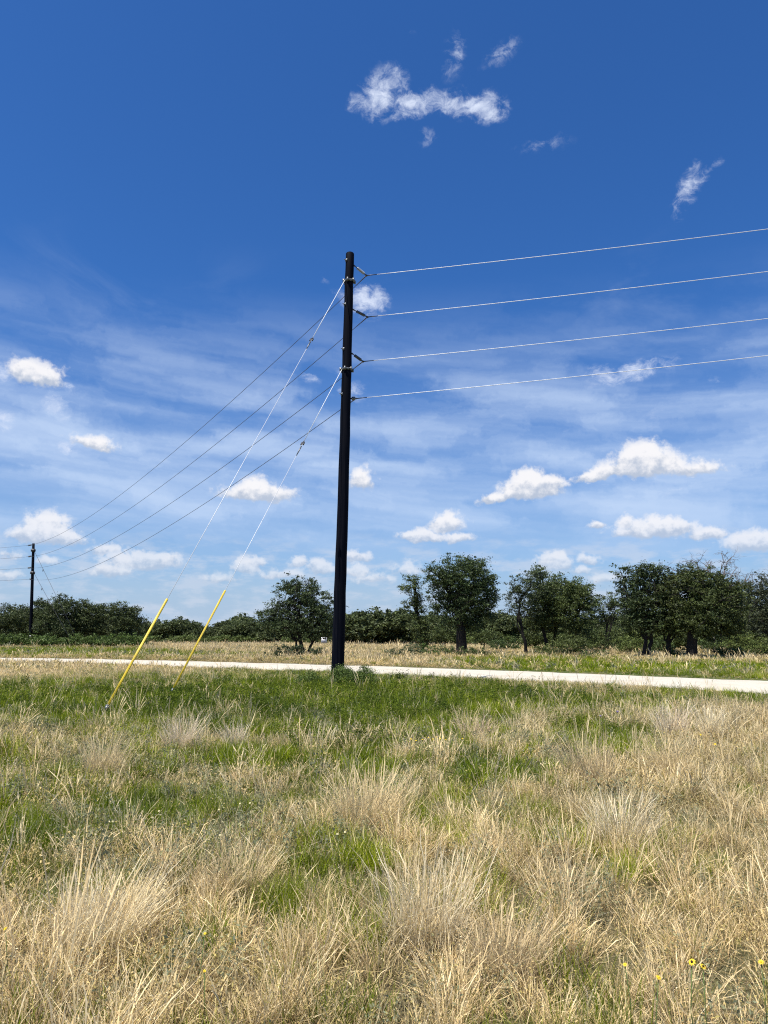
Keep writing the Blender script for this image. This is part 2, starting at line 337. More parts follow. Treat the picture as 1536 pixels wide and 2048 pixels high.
# ------------------------------------------------------------------ blades
def blades(r, n, spread, L, width, tilt=(.05, .5), bend=.6, segs=4, head=.0, colA=(.5,.4,.2), colB=(.3,.25,.15), root=.7, az=None, azs=math.pi, out=True, kink=.0, rootcol=None, spk=0):
    """n ribbons: tapered, bending over; head = share with a thicker seed head. returns V, Q, C"""
    ang = r.random(n) * 2 * math.pi; rad = spread * np.sqrt(r.random(n)); b = np.stack([np.cos(ang) * rad, np.sin(ang) * rad, np.zeros(n)], 1)
    az_ = (ang + r.normal(0, .7, n)) if (az is None and out) else (az if az is not None else 0) + (r.random(n) * 2 - 1) * azs
    ln = L[0] + (L[1] - L[0]) * r.random(n) ** 1.3; t0 = tilt[0] + (tilt[1] - tilt[0]) * r.random(n); bd = bend * r.random(n) ** 1.2
    H = np.stack([np.cos(az_), np.sin(az_), np.zeros(n)], 1); p = b.copy(); pts = [p.copy()]
    fa = r.random(n) * math.pi; sd_ = np.stack([np.cos(fa), np.sin(fa), np.zeros(n)], 1)
    for k in range(segs):
        th = t0 + bd * ((k + 1) / segs) ** 1.5 + r.normal(0, kink, n) * (k > 0)
        p = p + (H * np.sin(th)[:, None] + np.array([0, 0, 1.]) * np.cos(th)[:, None]) * (ln / segs)[:, None]; pts.append(p.copy())
    hd = r.random(n) < head; w0 = width[0] + (width[1] - width[0]) * r.random(n); V = []; C = []
    A = np.array(colA); B = np.array(colB); m = r.random(n)[:, None]; cb = A * m + B * (1 - m); cb = cb * (.82 + .36 * r.random((n, 1)))
    for k in range(segs + 1):
        s = k / segs; prof = (1 - s) ** .6 * .9 + .12
        wd = w0 * prof; wd = np.where(hd & (s > .6) & (s < .99), w0 * 1.3, np.where(hd & (s <= .6), w0 * .5, wd))
        V += [pts[k] - sd_ * (wd / 2)[:, None], pts[k] + sd_ * (wd / 2)[:, None]]
        rc = cb if rootcol is None else np.array(rootcol)[None] * (1 - min(1, s * 2.2)) + cb * min(1, s * 2.2)  # root colour runs into blade colour; dark roots paint in the gap shade
        C += [rc, rc]
    V = np.stack(V, 1).reshape(-1, 3); C = np.stack(C, 1).reshape(-1, 3); nb = 2 * (segs + 1)
    base_ = (np.arange(n) * nb)[:, None]
    Q = np.concatenate([base_ + np.array([2 * k, 2 * k + 1, 2 * k + 3, 2 * k + 2]) for k in range(segs)])
    if spk and hd.any():                 # seed heads: small spikelets along the upper part of the stem
        P = np.stack(pts)[:, hd]; nh = P.shape[1]; s_ = (.62 + .38 * r.random((spk, nh))) * segs; i_ = np.minimum(s_.astype(int), segs - 1); f_ = (s_ - i_)[..., None]; ci_ = np.arange(nh)[None].repeat(spk, 0)
        pp = (P[i_, ci_] * (1 - f_) + P[i_ + 1, ci_] * f_).reshape(-1, 3); wm = float(np.mean(w0)); pp = pp + r.normal(0, wm * .8, pp.shape)
        return join([(V, Q, C), leaves_at(r, pp, (wm * 1.6, wm * 3.2), np.minimum(A * 1.08, 1), A * .8, .42)])
    return V, Q, C
def leaves_at(r, P, size, colA, colB, aspect=.45, flat=0.):
    n = len(P); d = r.normal(0, 1, (n, 3)); d[:, 2] *= (1 - flat); d /= np.linalg.norm(d, axis=1)[:, None]
    u = np.cross(d, r.normal(0, 1, (n, 3))); u /= np.linalg.norm(u, axis=1)[:, None]; s = (size[0] + (size[1] - size[0]) * r.random(n))[:, None]
    V = np.stack([P - d * s / 2, P + u * s * aspect / 2, P + d * s / 2, P - u * s * aspect / 2], 1).reshape(-1, 3)
    m = r.random((n, 1)); C = np.array(colA) * m + np.array(colB) * (1 - m); C = C * (.8 + .4 * r.random((n, 1)))
    return V, (np.arange(n) * 4)[:, None] + np.arange(4), np.repeat(C, 4, axis=0)
def join(L):
    V = []; Q = []; C = []; n = 0
    for v_, q_, c_ in L: V.append(v_); Q.append(q_ + n); C.append(c_); n += len(v_)
    return np.concatenate(V), np.concatenate(Q), np.concatenate(C)
STRAW, PALE, TAN, BROWN_SHADE, OLIVE = (.86,.70,.41), (.97,.87,.62), (.60,.47,.28), (.075,.06,.028), (.34,.36,.10)  # the brown root tone is darkened to paint shade into the gaps
LIME, GRN, DGRN, SILV, PURP = (.30,.38,.025), (.13,.19,.018), (.05,.075,.012), (.37,.355,.18), (.27,.19,.12)
def shift(b, dx, dy, ):
    b[0][:, 0] += dx; b[0][:, 1] += dy; return b
def v_dry(seed, d, wk):                  # d: blade count factor, wk: width factor
    r = np.random.default_rng(seed); L = []
    L.append(blades(r, int(62 * d), .07, (.16, .42), (.0022 * wk, .0040 * wk), (.03, .65), .85, 5, .45, PALE, STRAW, rootcol=BROWN_SHADE, kink=.17, spk=4 if wk < 3 else 0))
    L.append(blades(r, int(52 * d), .16, (.10, .32), (.0022 * wk, .004 * wk), (.1, 1.1), 1.0, 4, .15, STRAW, TAN, out=False, kink=.22, rootcol=BROWN_SHADE))
    L.append(blades(r, int(50 * d), .17, (.06, .22), (.002 * wk, .0045 * wk), (.4, 1.5), .9, 4, .2, PALE, (.50, .45, .20), out=False, kink=.35))
    L.append(blades(r, int(34 * d), .14, (.10, .26), (.002 * wk, .0035 * wk), (.05, .7), .6, 3, 0, OLIVE, GRN, out=False))
    return join(L)
def v_litter(seed, d, wk):
    r = np.random.default_rng(seed); L = []
    L.append(blades(r, int(70 * d), .18, (.06, .20), (.002 * wk, .004 * wk), (.4, 1.5), 1.0, 4, .1, TAN, STRAW, out=False, kink=.4, rootcol=BROWN_SHADE))
    L.append(blades(r, int(40 * d), .16, (.08, .22), (.002 * wk, .0035 * wk), (.05, .9), .7, 4, .5, PALE, (.55, .47, .22), out=False, kink=.25, rootcol=BROWN_SHADE))
    P = np.stack([r.uniform(-.16, .16, int(110 * d)), r.uniform(-.16, .16, int(110 * d)), r.uniform(.02, .17, int(110 * d))], 1)
    L.append(leaves_at(r, P, (.007 * wk, .014 * wk), (.42, .38, .15), (.70, .58, .32))); return join(L)
def v_green(seed, d, wk):
    r = np.random.default_rng(seed); L = []
    L.append(blades(r, int(150 * d), .15, (.10, .27), (.0018 * wk, .0034 * wk), (.02, .5), .8, 4, 0, LIME, GRN, out=False, kink=.08, rootcol=DGRN))
    L.append(blades(r, int(10 * d), .14, (.15, .34), (.002 * wk, .0032 * wk), (.02, .6), .5, 4, .4, PALE, OLIVE, out=False)); return join(L)
def v_weed(seed, d, wk):
    r = np.random.default_rng(seed); L = []
    for k in range(int(13 * max(.5, d))):
        x, y = r.uniform(-.17, .17, 2); h = r.uniform(.10, .30); lx, ly = r.normal(0, .12, 2) * h
        n = int(46 * d); s = r.random(n) ** .7; P = np.stack([x + lx * s, y + ly * s, h * s], 1) + r.normal(0, .022, (n, 3)); P[:, 2] = np.abs(P[:, 2])
        L.append(leaves_at(r, P, (.014 * wk, .030 * wk), (.20, .265, .045), (.06, .10, .018), .36, .3))
        b = blades(r, 2, .004, (h, h), (.003 * wk, .004 * wk), (0, .1), .1, 3, 0, DGRN, GRN); L.append(shift(b, x, y))
    L.append(blades(r, int(30 * d), .16, (.12, .32), (.002 * wk, .0035 * wk), (.05, .5), .6, 4, .1, LIME, GRN, out=False)); return join(L)
def v_sage(seed, d, wk):
    r = np.random.default_rng(seed); L = []
    for k in range(int(9 * max(.6, d))):
        x, y = r.uniform(-.15, .15, 2); h = r.uniform(.1, .26); n = int(40 * d); s = r.random(n); dx, dy = r.normal(0, .25, 2) * h
        P = np.stack([x + dx * s, y + dy * s, h * s], 1) + r.normal(0, .022, (n, 3)); P[:, 2] = np.abs(P[:, 2])
        L.append(leaves_at(r, P, (.010 * wk, .022 * wk), SILV, (.20, .23, .15), .4))
        L.append(shift(blades(r, int(6 * d) + 1, .01, (h * .8, h * 1.1), (.002 * wk, .003 * wk), (.1, .8), .4, 3, .2, PURP, SILV), x, y))
    L.append(blades(r, int(30 * d), .16, (.08, .28), (.002 * wk, .0035 * wk), (.1, 1.2), .8, 4, .3, PALE, TAN, out=False, kink=.2)); return join(L)
def v_stalk(seed, d, wk):
    r = np.random.default_rng(seed)
    return blades(r, int(26 * d), .06, (.42, .78), (.0024 * wk, .0036 * wk), (.02, .40), .75, 7, .85, PALE, STRAW, kink=.07, rootcol=TAN, spk=7 if wk < 3 else 0)

def scatter(name, label, cat, pts, scl, tint, maker, lods, seed):
    """one object: instances of hand-built tufts on the points; lods = [(far limit, density, width factor, variants)]"""
    r = np.random.default_rng(seed); D = np.hypot(pts[:, 0], pts[:, 1]); coll = bpy.data.collections.new(name + '_tufts'); idx = np.zeros(len(pts), np.int32); base_ = 0; lo = 0
    for li, (lim, dn, wk, nv) in enumerate(lods):
        for k in range(nv):
            V, Q, C = maker(seed * 97 + li * 13 + k, dn, wk)
            obj('tuft_%02d' % (base_ + k), mesh_data('tuft', V, [Q], M_blade, C), coll=coll)
        mk = (D >= lo) & (D < lim); idx[mk] = base_ + r.integers(0, nv, mk.sum()); base_ += nv; lo = lim
    me = bpy.data.meshes.new(name); me.vertices.add(len(pts)); me.vertices.foreach_set('co', pts.astype(np.float32).ravel())
    def att(nm, ty, arr, key):
        a_ = me.attributes.new(nm, ty, 'POINT'); a_.data.foreach_set(key, np.asarray(arr).ravel())
    rot = np.zeros((len(pts), 3), np.float32); rot[:, 2] = r.random(len(pts)) * 6.283; rot[:, :2] = r.normal(0, .10, (len(pts), 2))
    t4 = np.ones((len(pts), 4), np.float32); t4[:, :3] = tint
    s3_ = np.stack([scl * r.uniform(.85, 1.15, len(scl)), scl, scl * r.uniform(.8, 1.2, len(scl))], 1).astype(np.float32)
    att('rot', 'FLOAT_VECTOR', rot, 'vector'); att('scl', 'FLOAT_VECTOR', s3_, 'vector'); att('pick', 'INT', idx, 'value'); att('tint', 'FLOAT_COLOR', t4, 'color')
    o_ = obj(name, me); me.materials.append(M_blade); tag(o_, label, cat, kind='stuff')
    g = bpy.data.node_groups.new(name, 'GeometryNodeTree')
    g.interface.new_socket('Geometry', in_out='INPUT', socket_type='NodeSocketGeometry'); g.interface.new_socket('Geometry', in_out='OUTPUT', socket_type='NodeSocketGeometry')
    N = g.nodes.new; gi = N('NodeGroupInput'); go = N('NodeGroupOutput'); ip = N('GeometryNodeInstanceOnPoints'); ci = N('GeometryNodeCollectionInfo')
    ci.inputs['Collection'].default_value = coll; ci.inputs['Separate Children'].default_value = True; ci.inputs['Reset Children'].default_value = True
    def na(nm, ty): q = N('GeometryNodeInputNamedAttribute'); q.data_type = ty; q.inputs['Name'].default_value = nm; return next(s_ for s_ in q.outputs if s_.enabled and s_.name == 'Attribute')
    lk = g.links.new; lk(gi.outputs[0], ip.inputs['Points']); lk(ci.outputs[0], ip.inputs['Instance']); ip.inputs['Pick Instance'].default_value = True
    lk(na('pick', 'INT'), ip.inputs['Instance Index']); lk(na('rot', 'FLOAT_VECTOR'), ip.inputs['Rotation']); lk(na('scl', 'FLOAT_VECTOR'), ip.inputs['Scale']); lk(ip.outputs[0], go.inputs[0])
    md = o_.modifiers.new('scatter', 'NODES'); md.node_group = g
    return o_
def cloud_pts(seed, zones):
    r = np.random.default_rng(seed); out = []
    for (y0, y1, dens) in zones:
        xm = .56 * y1 + 2.0; n = int((y1 - y0) * 2 * xm * dens); x = r.uniform(-xm, xm, n); y = r.uniform(y0, y1, n)
        k = np.abs(x) < .56 * y + 2.0; out.append(np.stack([x[k], y[k]], 1))
    p = np.concatenate(out); ok = ~((p[:, 1] > near_y(p[:, 0]) + .05) & (p[:, 1] < far_y(p[:, 0]) + .05)); return p[ok], r
LODS = [(5.5, .80, 1.35, 9), (8.0, .75, 1.65, 8), (16, .46, 2.4, 7), (36, .30, 3.6, 6), (400, .16, 8.5, 5)]
Z = [(1.4, 8, 1.0), (8, 16, .8), (16, 36, .48), (36, 70, .26), (70, 165, .10)]
def zs(k): return [(a_, b_, k * d_) for a_, b_, d_ in Z]
WL = [(8, 1, 1.1, 5), (18, .8, 1.5, 6), (36, .5, 2.1, 6), (400, .14, 5.5, 3)]
def fin(p): return np.concatenate([p, height(p[:, 0], p[:, 1])[:, None] - .01], 1)
def far_scl(p): return 1 + np.clip((np.hypot(p[:, 0], p[:, 1]) - 30) / 60, 0, 1.2)
def run(seed, k, f, name, label, cat, maker, smin, smax, tfun, lods=LODS):
    p, r = cloud_pts(seed, zs(k)); x, y = p[:, 0], p[:, 1]; pr = f(x, y); kp = r.random(len(p)) < pr; p = p[kp]; x, y = p[:, 0], p[:, 1]
    s = (smin + (smax - smin) * r.random(len(p)) ** 1.4) * (.75 + .5 * vnoise(x, y, 1.6, seed + 50))
    edge = np.clip(np.minimum(np.abs(y - near_y(x)), np.abs(y - far_y(x))) / 2.5, .35, 1); s = s * edge
    s = s * far_scl(p) ** .5
    scatter(name, label, cat, fin(p), s, tfun(x, y, r, len(p)), maker, lods, seed)
def greenness(x, y): return np.maximum(patch(x, y, WEED), patch(x, y, GREEN))
def tint_dry(x, y, r, n):
    a_ = vnoise(x, y, 2.2, 91)[:, None]; b_ = vnoise(x, y, .7, 92)[:, None]
    a2 = vnoise(x, y, 7., 94)[:, None]; a_ = a_ * .6 + a2 * .4; c_ = np.array([.72, .69, .60]) * (1 - a_) + np.array([1.24, 1.13, .97]) * a_
    return c_ * (.78 + .36 * b_) * r.uniform(.85, 1.12, (n, 1))
def tint_g(x, y, r, n):
    a_ = .5 * vnoise(x, y, 1.4, 93)[:, None] + .5 * vnoise(x, y, .45, 95)[:, None]; a_ = np.clip((a_ - .5) * 1.7 + .5, 0, 1); return (np.array([.62, .66, .65]) * (1 - a_) + np.array([1.38, 1.25, .85]) * a_) * r.uniform(.85, 1.15, (n, 1))
def tint_n(x, y, r, n): return np.ones((n, 3)) * r.uniform(.8, 1.15, (n, 1))
run(1, 26, lambda x, y: np.clip(1.02 - 1.1 * greenness(x, y) - .5 * patch(x, y, SAGE), .03, 1) * (.35 + .95 * vnoise(x, y, 1.1, 61)), 'dry_grass', 'pale straw coloured dry prairie grass covering most of the field', 'grass', v_dry, .6, 1.12, tint_dry)
run(2, 26, lambda x, y: np.clip(1.0 - .92 * greenness(x, y), .06, 1), 'grass_litter', 'low tangled tan thatch and dead stalks between the grass tufts', 'grass', v_litter, .75, 1.25, tint_dry)
run(3, 30, lambda x, y: np.clip(np.clip((vnoise(x, y, 1.9, 64) - .48) * 1.5, .05, .5) * np.clip((y - 3.5) / 5, .45, 1) + .95 * patch(x, y, GREEN), 0, 1) * (.6 + .6 * vnoise(x, y, .9, 62)), 'green_grass', 'soft fine bright green grass growing in patches of the field', 'grass', v_green, .7, 1.15, tint_g)
run(4, 20, lambda x, y: np.clip(.0 + 1.0 * patch(x, y, WEED), 0, 1), 'green_weeds', 'lush dark green leafy weeds around the black pole and yellow guy guards', 'weeds', v_weed, .7, 1.2, tint_g, WL)
run(5, 22, lambda x, y: np.clip(.06 + .95 * patch(x, y, SAGE), 0, 1), 'silver_herbs', 'grey green and purplish low herbs mixed into the dry grass', 'herbs', v_sage, .7, 1.2, tint_n)
run(6, 3.6, lambda x, y: np.clip(1.0 - .75 * greenness(x, y), .12, 1) * (vnoise(x, y, 1.5, 63) > .45), 'seed_stalks', 'thin arching pale seed stalks rising above the grass', 'grass', v_stalk, .6, 1.05, tint_dry)

# ------------------------------------------------------------------ single big bunch grasses one can point to
def bunch(px, py, hpx, wpx, label, seed, lean=0., n=520, colA=(.96,.80,.47), colB=(.72,.56,.31), name='bunch_grass', cat='bunch grass'):
    b = ground(px, py); dist = math.hypot(b[0], b[1]); h = hpx / FPX * dist * .9; hw = wpx / 2 / FPX * dist; r = np.random.default_rng(seed)
    wk = .0032 if dist < 6 else (.0042 if dist < 12 else .0075)
    ti = min(.75, math.atan2(hw * .7, h))
    colA = tuple(v_ * .93 for v_ in colA)
    L = [blades(r, int(n * .62), hw * .5, (h * .4, h * 1.1), (wk * .8, wk * 1.3), (.0, ti), .8, 6, .5, colA, colB, rootcol=BROWN_SHADE, kink=.20, spk=4),
         blades(r, n // 2, hw * .75, (h * .25, h * .65), (wk * .8, wk * 1.3), (.1, 1.0), .9, 5, .2, colB, colA, rootcol=BROWN_SHADE, kink=.26, out=False)]
    V, Q, C = join(L); V[:, 0] += lean * np.maximum(V[:, 2], 0) ** 1.2
    o_ = obj(name, mesh_data(name, V, [Q], M_clump, C)); o_.location = (b[0], b[1], 0); tag(o_, label, cat, 'big pale bunch grasses in the field'); return o_
PK = (.74, .57, .40)
bunch(362,1500,78,110,'fan shaped pinkish straw bunch grass in front of the right yellow guard foot',301,.1,600,PALE,PK)
bunch(468,1500,64,60,'narrow upright straw bunch grass just right of the fan shaped pinkish one',302,0,340,PALE,PK)
bunch(205,1555,95,120,'pale bunch grass below the left yellow guard foot',303,.15,520)
bunch(735,1662,150,230,'big straw bunch grass with long splayed stalks at middle of the field below the black pole',304,.12,900)
bunch(190,1915,190,250,'large golden bunch grass leaning right at the lower left corner area',305,.35,900,PALE,STRAW)
bunch(1345,1478,80,90,'upright pale bunch grass at right, below the white road, left of its twin',306,.05,460,PALE,PK)
bunch(1428,1482,76,80,'pale bunch grass near the right edge, below the white road, right of its twin',307,-.1,420,PALE,STRAW)
bunch(1180,1570,120,150,'arching grey straw bunch grass beside purple flowers at right of the field',308,-.15,620,STRAW,TAN)
bunch(1340,1560,110,120,'straw bunch grass below the upright pale twins at right',309,-.15,520)
bunch(850,1900,210,250,'large golden bunch grass in the foreground just right of the centre',310,.05,850,PALE,(.80,.62,.33))
bunch(1010,1960,150,240,'low spreading tan bunch grass right of the large golden central one',311,.2,900,STRAW,TAN)
bunch(480,1800,120,150,'small straw bunch grass left of centre between two green patches',312,.1,600)
bunch(650,1500,55,50,'tiny sparse straw bunch grass left of the green strip below the pole',313,0,160,PALE,STRAW)
bunch(1240,1700,120,200,'wide golden bunch grass in the right half of the dry field',314,.1,800,PALE,(.72,.56,.30))
bunch(950,1480,60,120,'pinkish tan bunch grass at the edge of the green weeds right of the pole',315,.05,420,PK,TAN)
# ------------------------------------------------------------------ flowers
M_petal = plain('yellow_petal', (.70, .50, .03), .6, 0, .1, 60); M_disc = plain('dark_flower_centre', (.03, .015, .01), .8, 0, .2, 60)
M_lilac = plain('lilac_petal', (.32, .24, .46), .7, 0, .2, 60); M_stem = plain('green_stem', (.10, .15, .04), .7, 0, .2, 60); M_wpet = plain('cream_petal', (.55, .50, .28), .7, 0, .1, 60)
def flower(px, py, hgt, rad, label, group, pm=None, lil=False, dark=True):
    pm = pm or M_petal; rad *= .48; d = ground(px, py, hgt); r = np.random.default_rng(int(px * 7 + py)); root = thing('wildflower', (d[0], d[1], 0), label, 'flower', group)
    top = np.array([d[0] + .0, d[1], hgt]); b = np.array([d[0], d[1], 0]); m = MB(); m.tube([b, (b + top) / 2 + r.normal(0, .01, 3), top], [.0025, .002, .0018], 5); m.build('stem', M_stem, root)
    m = MB()
    if lil:
        for k in range(14):                # florets all rooted in the head
            q = r.normal(0, 1, 3); q[2] = abs(q[2]); q /= np.linalg.norm(q); m.tube([top, top + q * rad * .6, top + q * rad], [rad * .16, rad * .24, rad * .06], 5)
        m.tube([top - [0, 0, rad * .3], top + [0, 0, rad * .3]], [rad * .4, rad * .4], 8)
        m.build('bloom', M_lilac, root, False)
    else:
        tl = np.array([r.normal(0, .3), -.5, 1.]); tl /= np.linalg.norm(tl); ex = np.cross(tl, [0, 1, 0]); ex /= np.linalg.norm(ex); ey = np.cross(tl, ex)
        for k in range(9):
            a_ = k * 2 * math.pi / 9; u = ex * math.cos(a_) + ey * math.sin(a_); v_ = -ex * math.sin(a_) + ey * math.cos(a_)
            m.add([top + u * rad * .25 - v_ * rad * .12, top + u * rad * .7 - v_ * rad * .22 + tl * .002, top + u * rad - tl * rad * .15, top + u * rad * .7 + v_ * rad * .22 + tl * .002, top + u * rad * .25 + v_ * rad * .12], [[0, 1, 3, 4]], [[1, 2, 3]])
        m.build('petals', pm, root, False); m = MB(); m.tube([top - tl * .002, top + tl * rad * .3, top + tl * rad * .42], [rad * .32, rad * .28, rad * .1], 8); m.build('flower_centre', M_disc if dark else pm, root)
fg = 'yellow wildflowers in the dry grass'
flower(1384,1924,.36,.034,'yellow coneflower with black centre, upper left of the pair at lower right',fg)
flower(1406,1933,.35,.030,'yellow coneflower just right of and below the black centred one',fg)
flower(1317,1955,.33,.024,'small dull yellow flower left of the coneflower pair',fg,dark=False)
flower(1522,1924,.33,.026,'yellow flower at the right picture edge, level with the coneflower pair',fg,dark=False)
flower(1250,1929,.3,.020,'small orange yellow flower half hidden in dry stalks left of the dull yellow one',fg,dark=False)
flower(410,1867,.33,.016,'tiny yellow flower on a stalk in left foreground grass',fg,dark=False)
flower(409,1942,.28,.016,'tiny yellow flower below the other one in left foreground grass',fg,dark=False)
flower(11,1857,.3,.022,'yellow flower at the left picture edge in the grass',fg,dark=False)
flower(1402,1469,.35,.040,'single yellow flower near the upright pale bunch grasses at right',fg,dark=False)
flower(1430,1488,.32,.040,'yellow flower lower right of the single yellow one',fg,dark=False)
gg = 'yellow flower heads in a row at the top of the dark grass'
for k, (x_, y_) in enumerate([(822,1478),(832,1481),(845,1479),(857,1475),(866,1478),(873,1474),(880,1477),(887,1474),(891,1479),(925,1477)]):
    flower(x_, y_, .34, .026, 'small yellow flower in the row across the weeds right of the pole', gg, dark=False)
gg = 'cream flower heads beside the dark twiggy weed'
for k, (x_, y_) in enumerate([(480,1607),(438,1619),(305,1635),(318,1622),(226,1643),(500,1606),(440,1670),(675,1668),(690,1664)]):
    flower(x_, y_, .26, .022, 'small cream flower head low in the herbs left of the middle', gg, M_wpet, dark=False)
flower(1235,1424,.55,.05,'purple thistle like flower, taller and right of its pair','purple flowers at right',lil=True)
flower(1201,1432,.5,.035,'small purple flower left of the taller one','purple flowers at right',lil=True)

# ------------------------------------------------------------------ utility poles, guys and power lines
def ring(m, c_, r0, h, seg=20): m.tube([c_ - [0, 0, h / 2], c_ + [0, 0, h / 2]], [r0, r0], seg)
def lerp(a_, b_, s): return np.asarray(a_) * (1 - s) + np.asarray(b_) * s
def insulator(parent, a_, b_, glaze, rad=.055, nd=7, k0=.28, k1=.78):
    m = MB(); m.tube([a_, b_], [.016, .016], 7); rod = m.build('insulator', M_hw, parent)
    m = MB(); ax = (b_ - a_) / np.linalg.norm(b_ - a_)
    pts = []; rd = []
    for i in range(nd):
        s = k0 + (k1 - k0) * i / (nd - 1); p = lerp(a_, b_, s); g = .5 * np.linalg.norm(b_ - a_) * (k1 - k0) / nd
        pts += [p - ax * g * .9, p - ax * g * .2, p + ax * g * .35]; rd += [rad * .5, rad, rad * .45]
    m.tube(pts, rd, 12); m.build('sheds', glaze, rod)
    m = MB(); m.tube([lerp(a_, b_, -.02), lerp(a_, b_, .12)], [.03, .022], 8); m.build('end_fitting', M_hw, rod)
    m = MB(); m.tube([lerp(a_, b_, .86), lerp(a_, b_, 1.03)], [.022, .04], 8); m.build('end_fitting', M_hw, rod)
YB = ground(675, 1372)[1]; base_p = ground(675, 1372); top_p = at(700, 508, YB)
dist_b = YB; rb = 12.5 / FPX * YB * 1.02; rt = 7.8 / FPX * np.linalg.norm(top_p - [0, 0, CAM_H])
def on_pole(py):                          # centre of the pole where the photo row py crosses it
    best = min(np.linspace(0, 1, 3000), key=lambda s: abs(proj(lerp(base_p, top_p, s))[1][0] - py)); return lerp(base_p, top_p, best), best
pole = thing('utility_pole', base_p, 'tall black creosoted wooden utility pole standing in green weeds at the centre', 'utility pole', 'black wooden utility poles')
ss = np.linspace(0, 1, 26); rj = np.random.default_rng(8)
pts = np.array([lerp(base_p, top_p, s) for s in ss]); pts[0, 2] -= .3; pts[1:-1, 0] += rj.normal(0, .006, 24)
pts = np.concatenate([pts, [pts[-1] + [0, 0, .03]]]); rads = np.concatenate([rb + (rt - rb) * ss, [rt * .86]])
m = MB(); m.tube(pts, rads, 24); m.build('pole_shaft', M_pole, pole)
def rad_at(s): return rb + (rt - rb) * s
for py in (563, 740):                     # guy bands
    c_, s = on_pole(py); r_ = rad_at(s); m = MB(); ring(m, c_, r_ + .018, .07)
    for k in range(6):
        a_ = k * math.pi / 3 + .3; q = c_ + np.array([math.cos(a_), math.sin(a_), 0]) * (r_ + .05); m.box(q, (.07, .05, .12), [[math.cos(a_), -math.sin(a_), 0], [math.sin(a_), math.cos(a_), 0], [0, 0, 1]])
        m.tube([q - [math.sin(a_) * .08, -math.cos(a_) * .08, 0], q + [math.sin(a_) * .08, -math.cos(a_) * .08, 0]], [.016, .016], 6)
    m.build('guy_band', M_galv, pole)
for py in (523, 611, 700, 790):           # through bolts with square washers
    c_, s = on_pole(py); r_ = rad_at(s); q = c_ + np.array([-.75, -.62, 0]) * r_; m = MB(); dn = np.array([-.77, -.64, 0])
    m.box(q + dn * .01, (.10, .02, .10), [[.64, -.77, 0], [-.77, -.64, 0], [0, 0, 1]]); m.tube([q, q + dn * .11], [.014, .014], 6); m.tube([q + dn * .02, q + dn * .05], [.032, .032], 6); m.build('through_bolt', M_galv, pole)
for (py, dy_) in ((548, .3), (650, 0), (640, 0)):
    pass
YA = YB + .62
att = [at(733, 551, YA), at(735, 634, YA), at(726, 723, YA), at(712, 797, YB + .35)]
starts = [(709, 531), (707, 619), (705, 707)]
for k in range(3):
    a0, _ = on_pole(starts[k][1]); a0 = at(starts[k][0] - 1, starts[k][1], YB + .08)
    insulator(pole, a0, att[k], M_glaze if k == 0 else M_poly)
c_, s = on_pole(797); m = MB(); m.tube([at(703, 797, YB + .1), at(713, 797, YB + .33)], [.035, .03], 8); m.box(at(707, 797, YB + .2), (.12, .12, .1)); m.build('neutral_clevis', M_galv, pole)
c_, s = on_pole(1212); m = MB(); q = c_ + np.array([rad_at(s), -.02, 0]); m.tube([q, q + [.05, 0, -.01], q + [.11, 0, -.05]], [.014, .012, .006], 6); m.build('pole_step', M_hw, pole)
# the far pole
YL = 105.0; lt_ = at(67, 1087, YL); lb_ = at(60.5, 1292, YL); lb_[2] = 0.0
pole2 = thing('utility_pole', lb_, 'distant black utility pole in front of the oak row at the far left', 'utility pole', 'black wooden utility poles')
rb2, rt2 = .24, .175
m = MB(); m.tube([lerp(lb_, lt_, s) for s in np.linspace(0, 1, 12)], rb2 + (rt2 - rb2) * np.linspace(0, 1, 12), 16); m.build('pole_shaft', M_pole, pole2)
def on2(py): s = (1292 - py) / (1292 - 1087); return lerp(lb_, lt_, s)
for py in (1101, 1146):
    m = MB(); ring(m, on2(py), .25, .4, 14)
    for k in range(6):
        a_ = k * math.pi / 3; m.box(on2(py) + np.array([math.cos(a_), math.sin(a_), 0]) * .26, (.14, .12, .3))
    m.build('guy_band', M_hw, pole2)
endL = [at(55.5, 1091, YL), at(56, 1113.5, YL), at(55, 1136, YL), at(60.5, 1158.5, YL)]
for k in range(3): insulator(pole2, on2([1089.5, 1112, 1135.5][k]) + [-.1, 0, 0], endL[k], M_poly, .12, 5, .3, .85)
m = MB(); m.box(on2(1158.5) + [-.22, 0, 0], (.25, .2, .2)); m.build('neutral_clevis', M_hw, pole2)
m = MB(); m.box(at(61, 1272, YL - .27), (.28, .02, .13)); m.build('pole_tag', M_white, pole2)
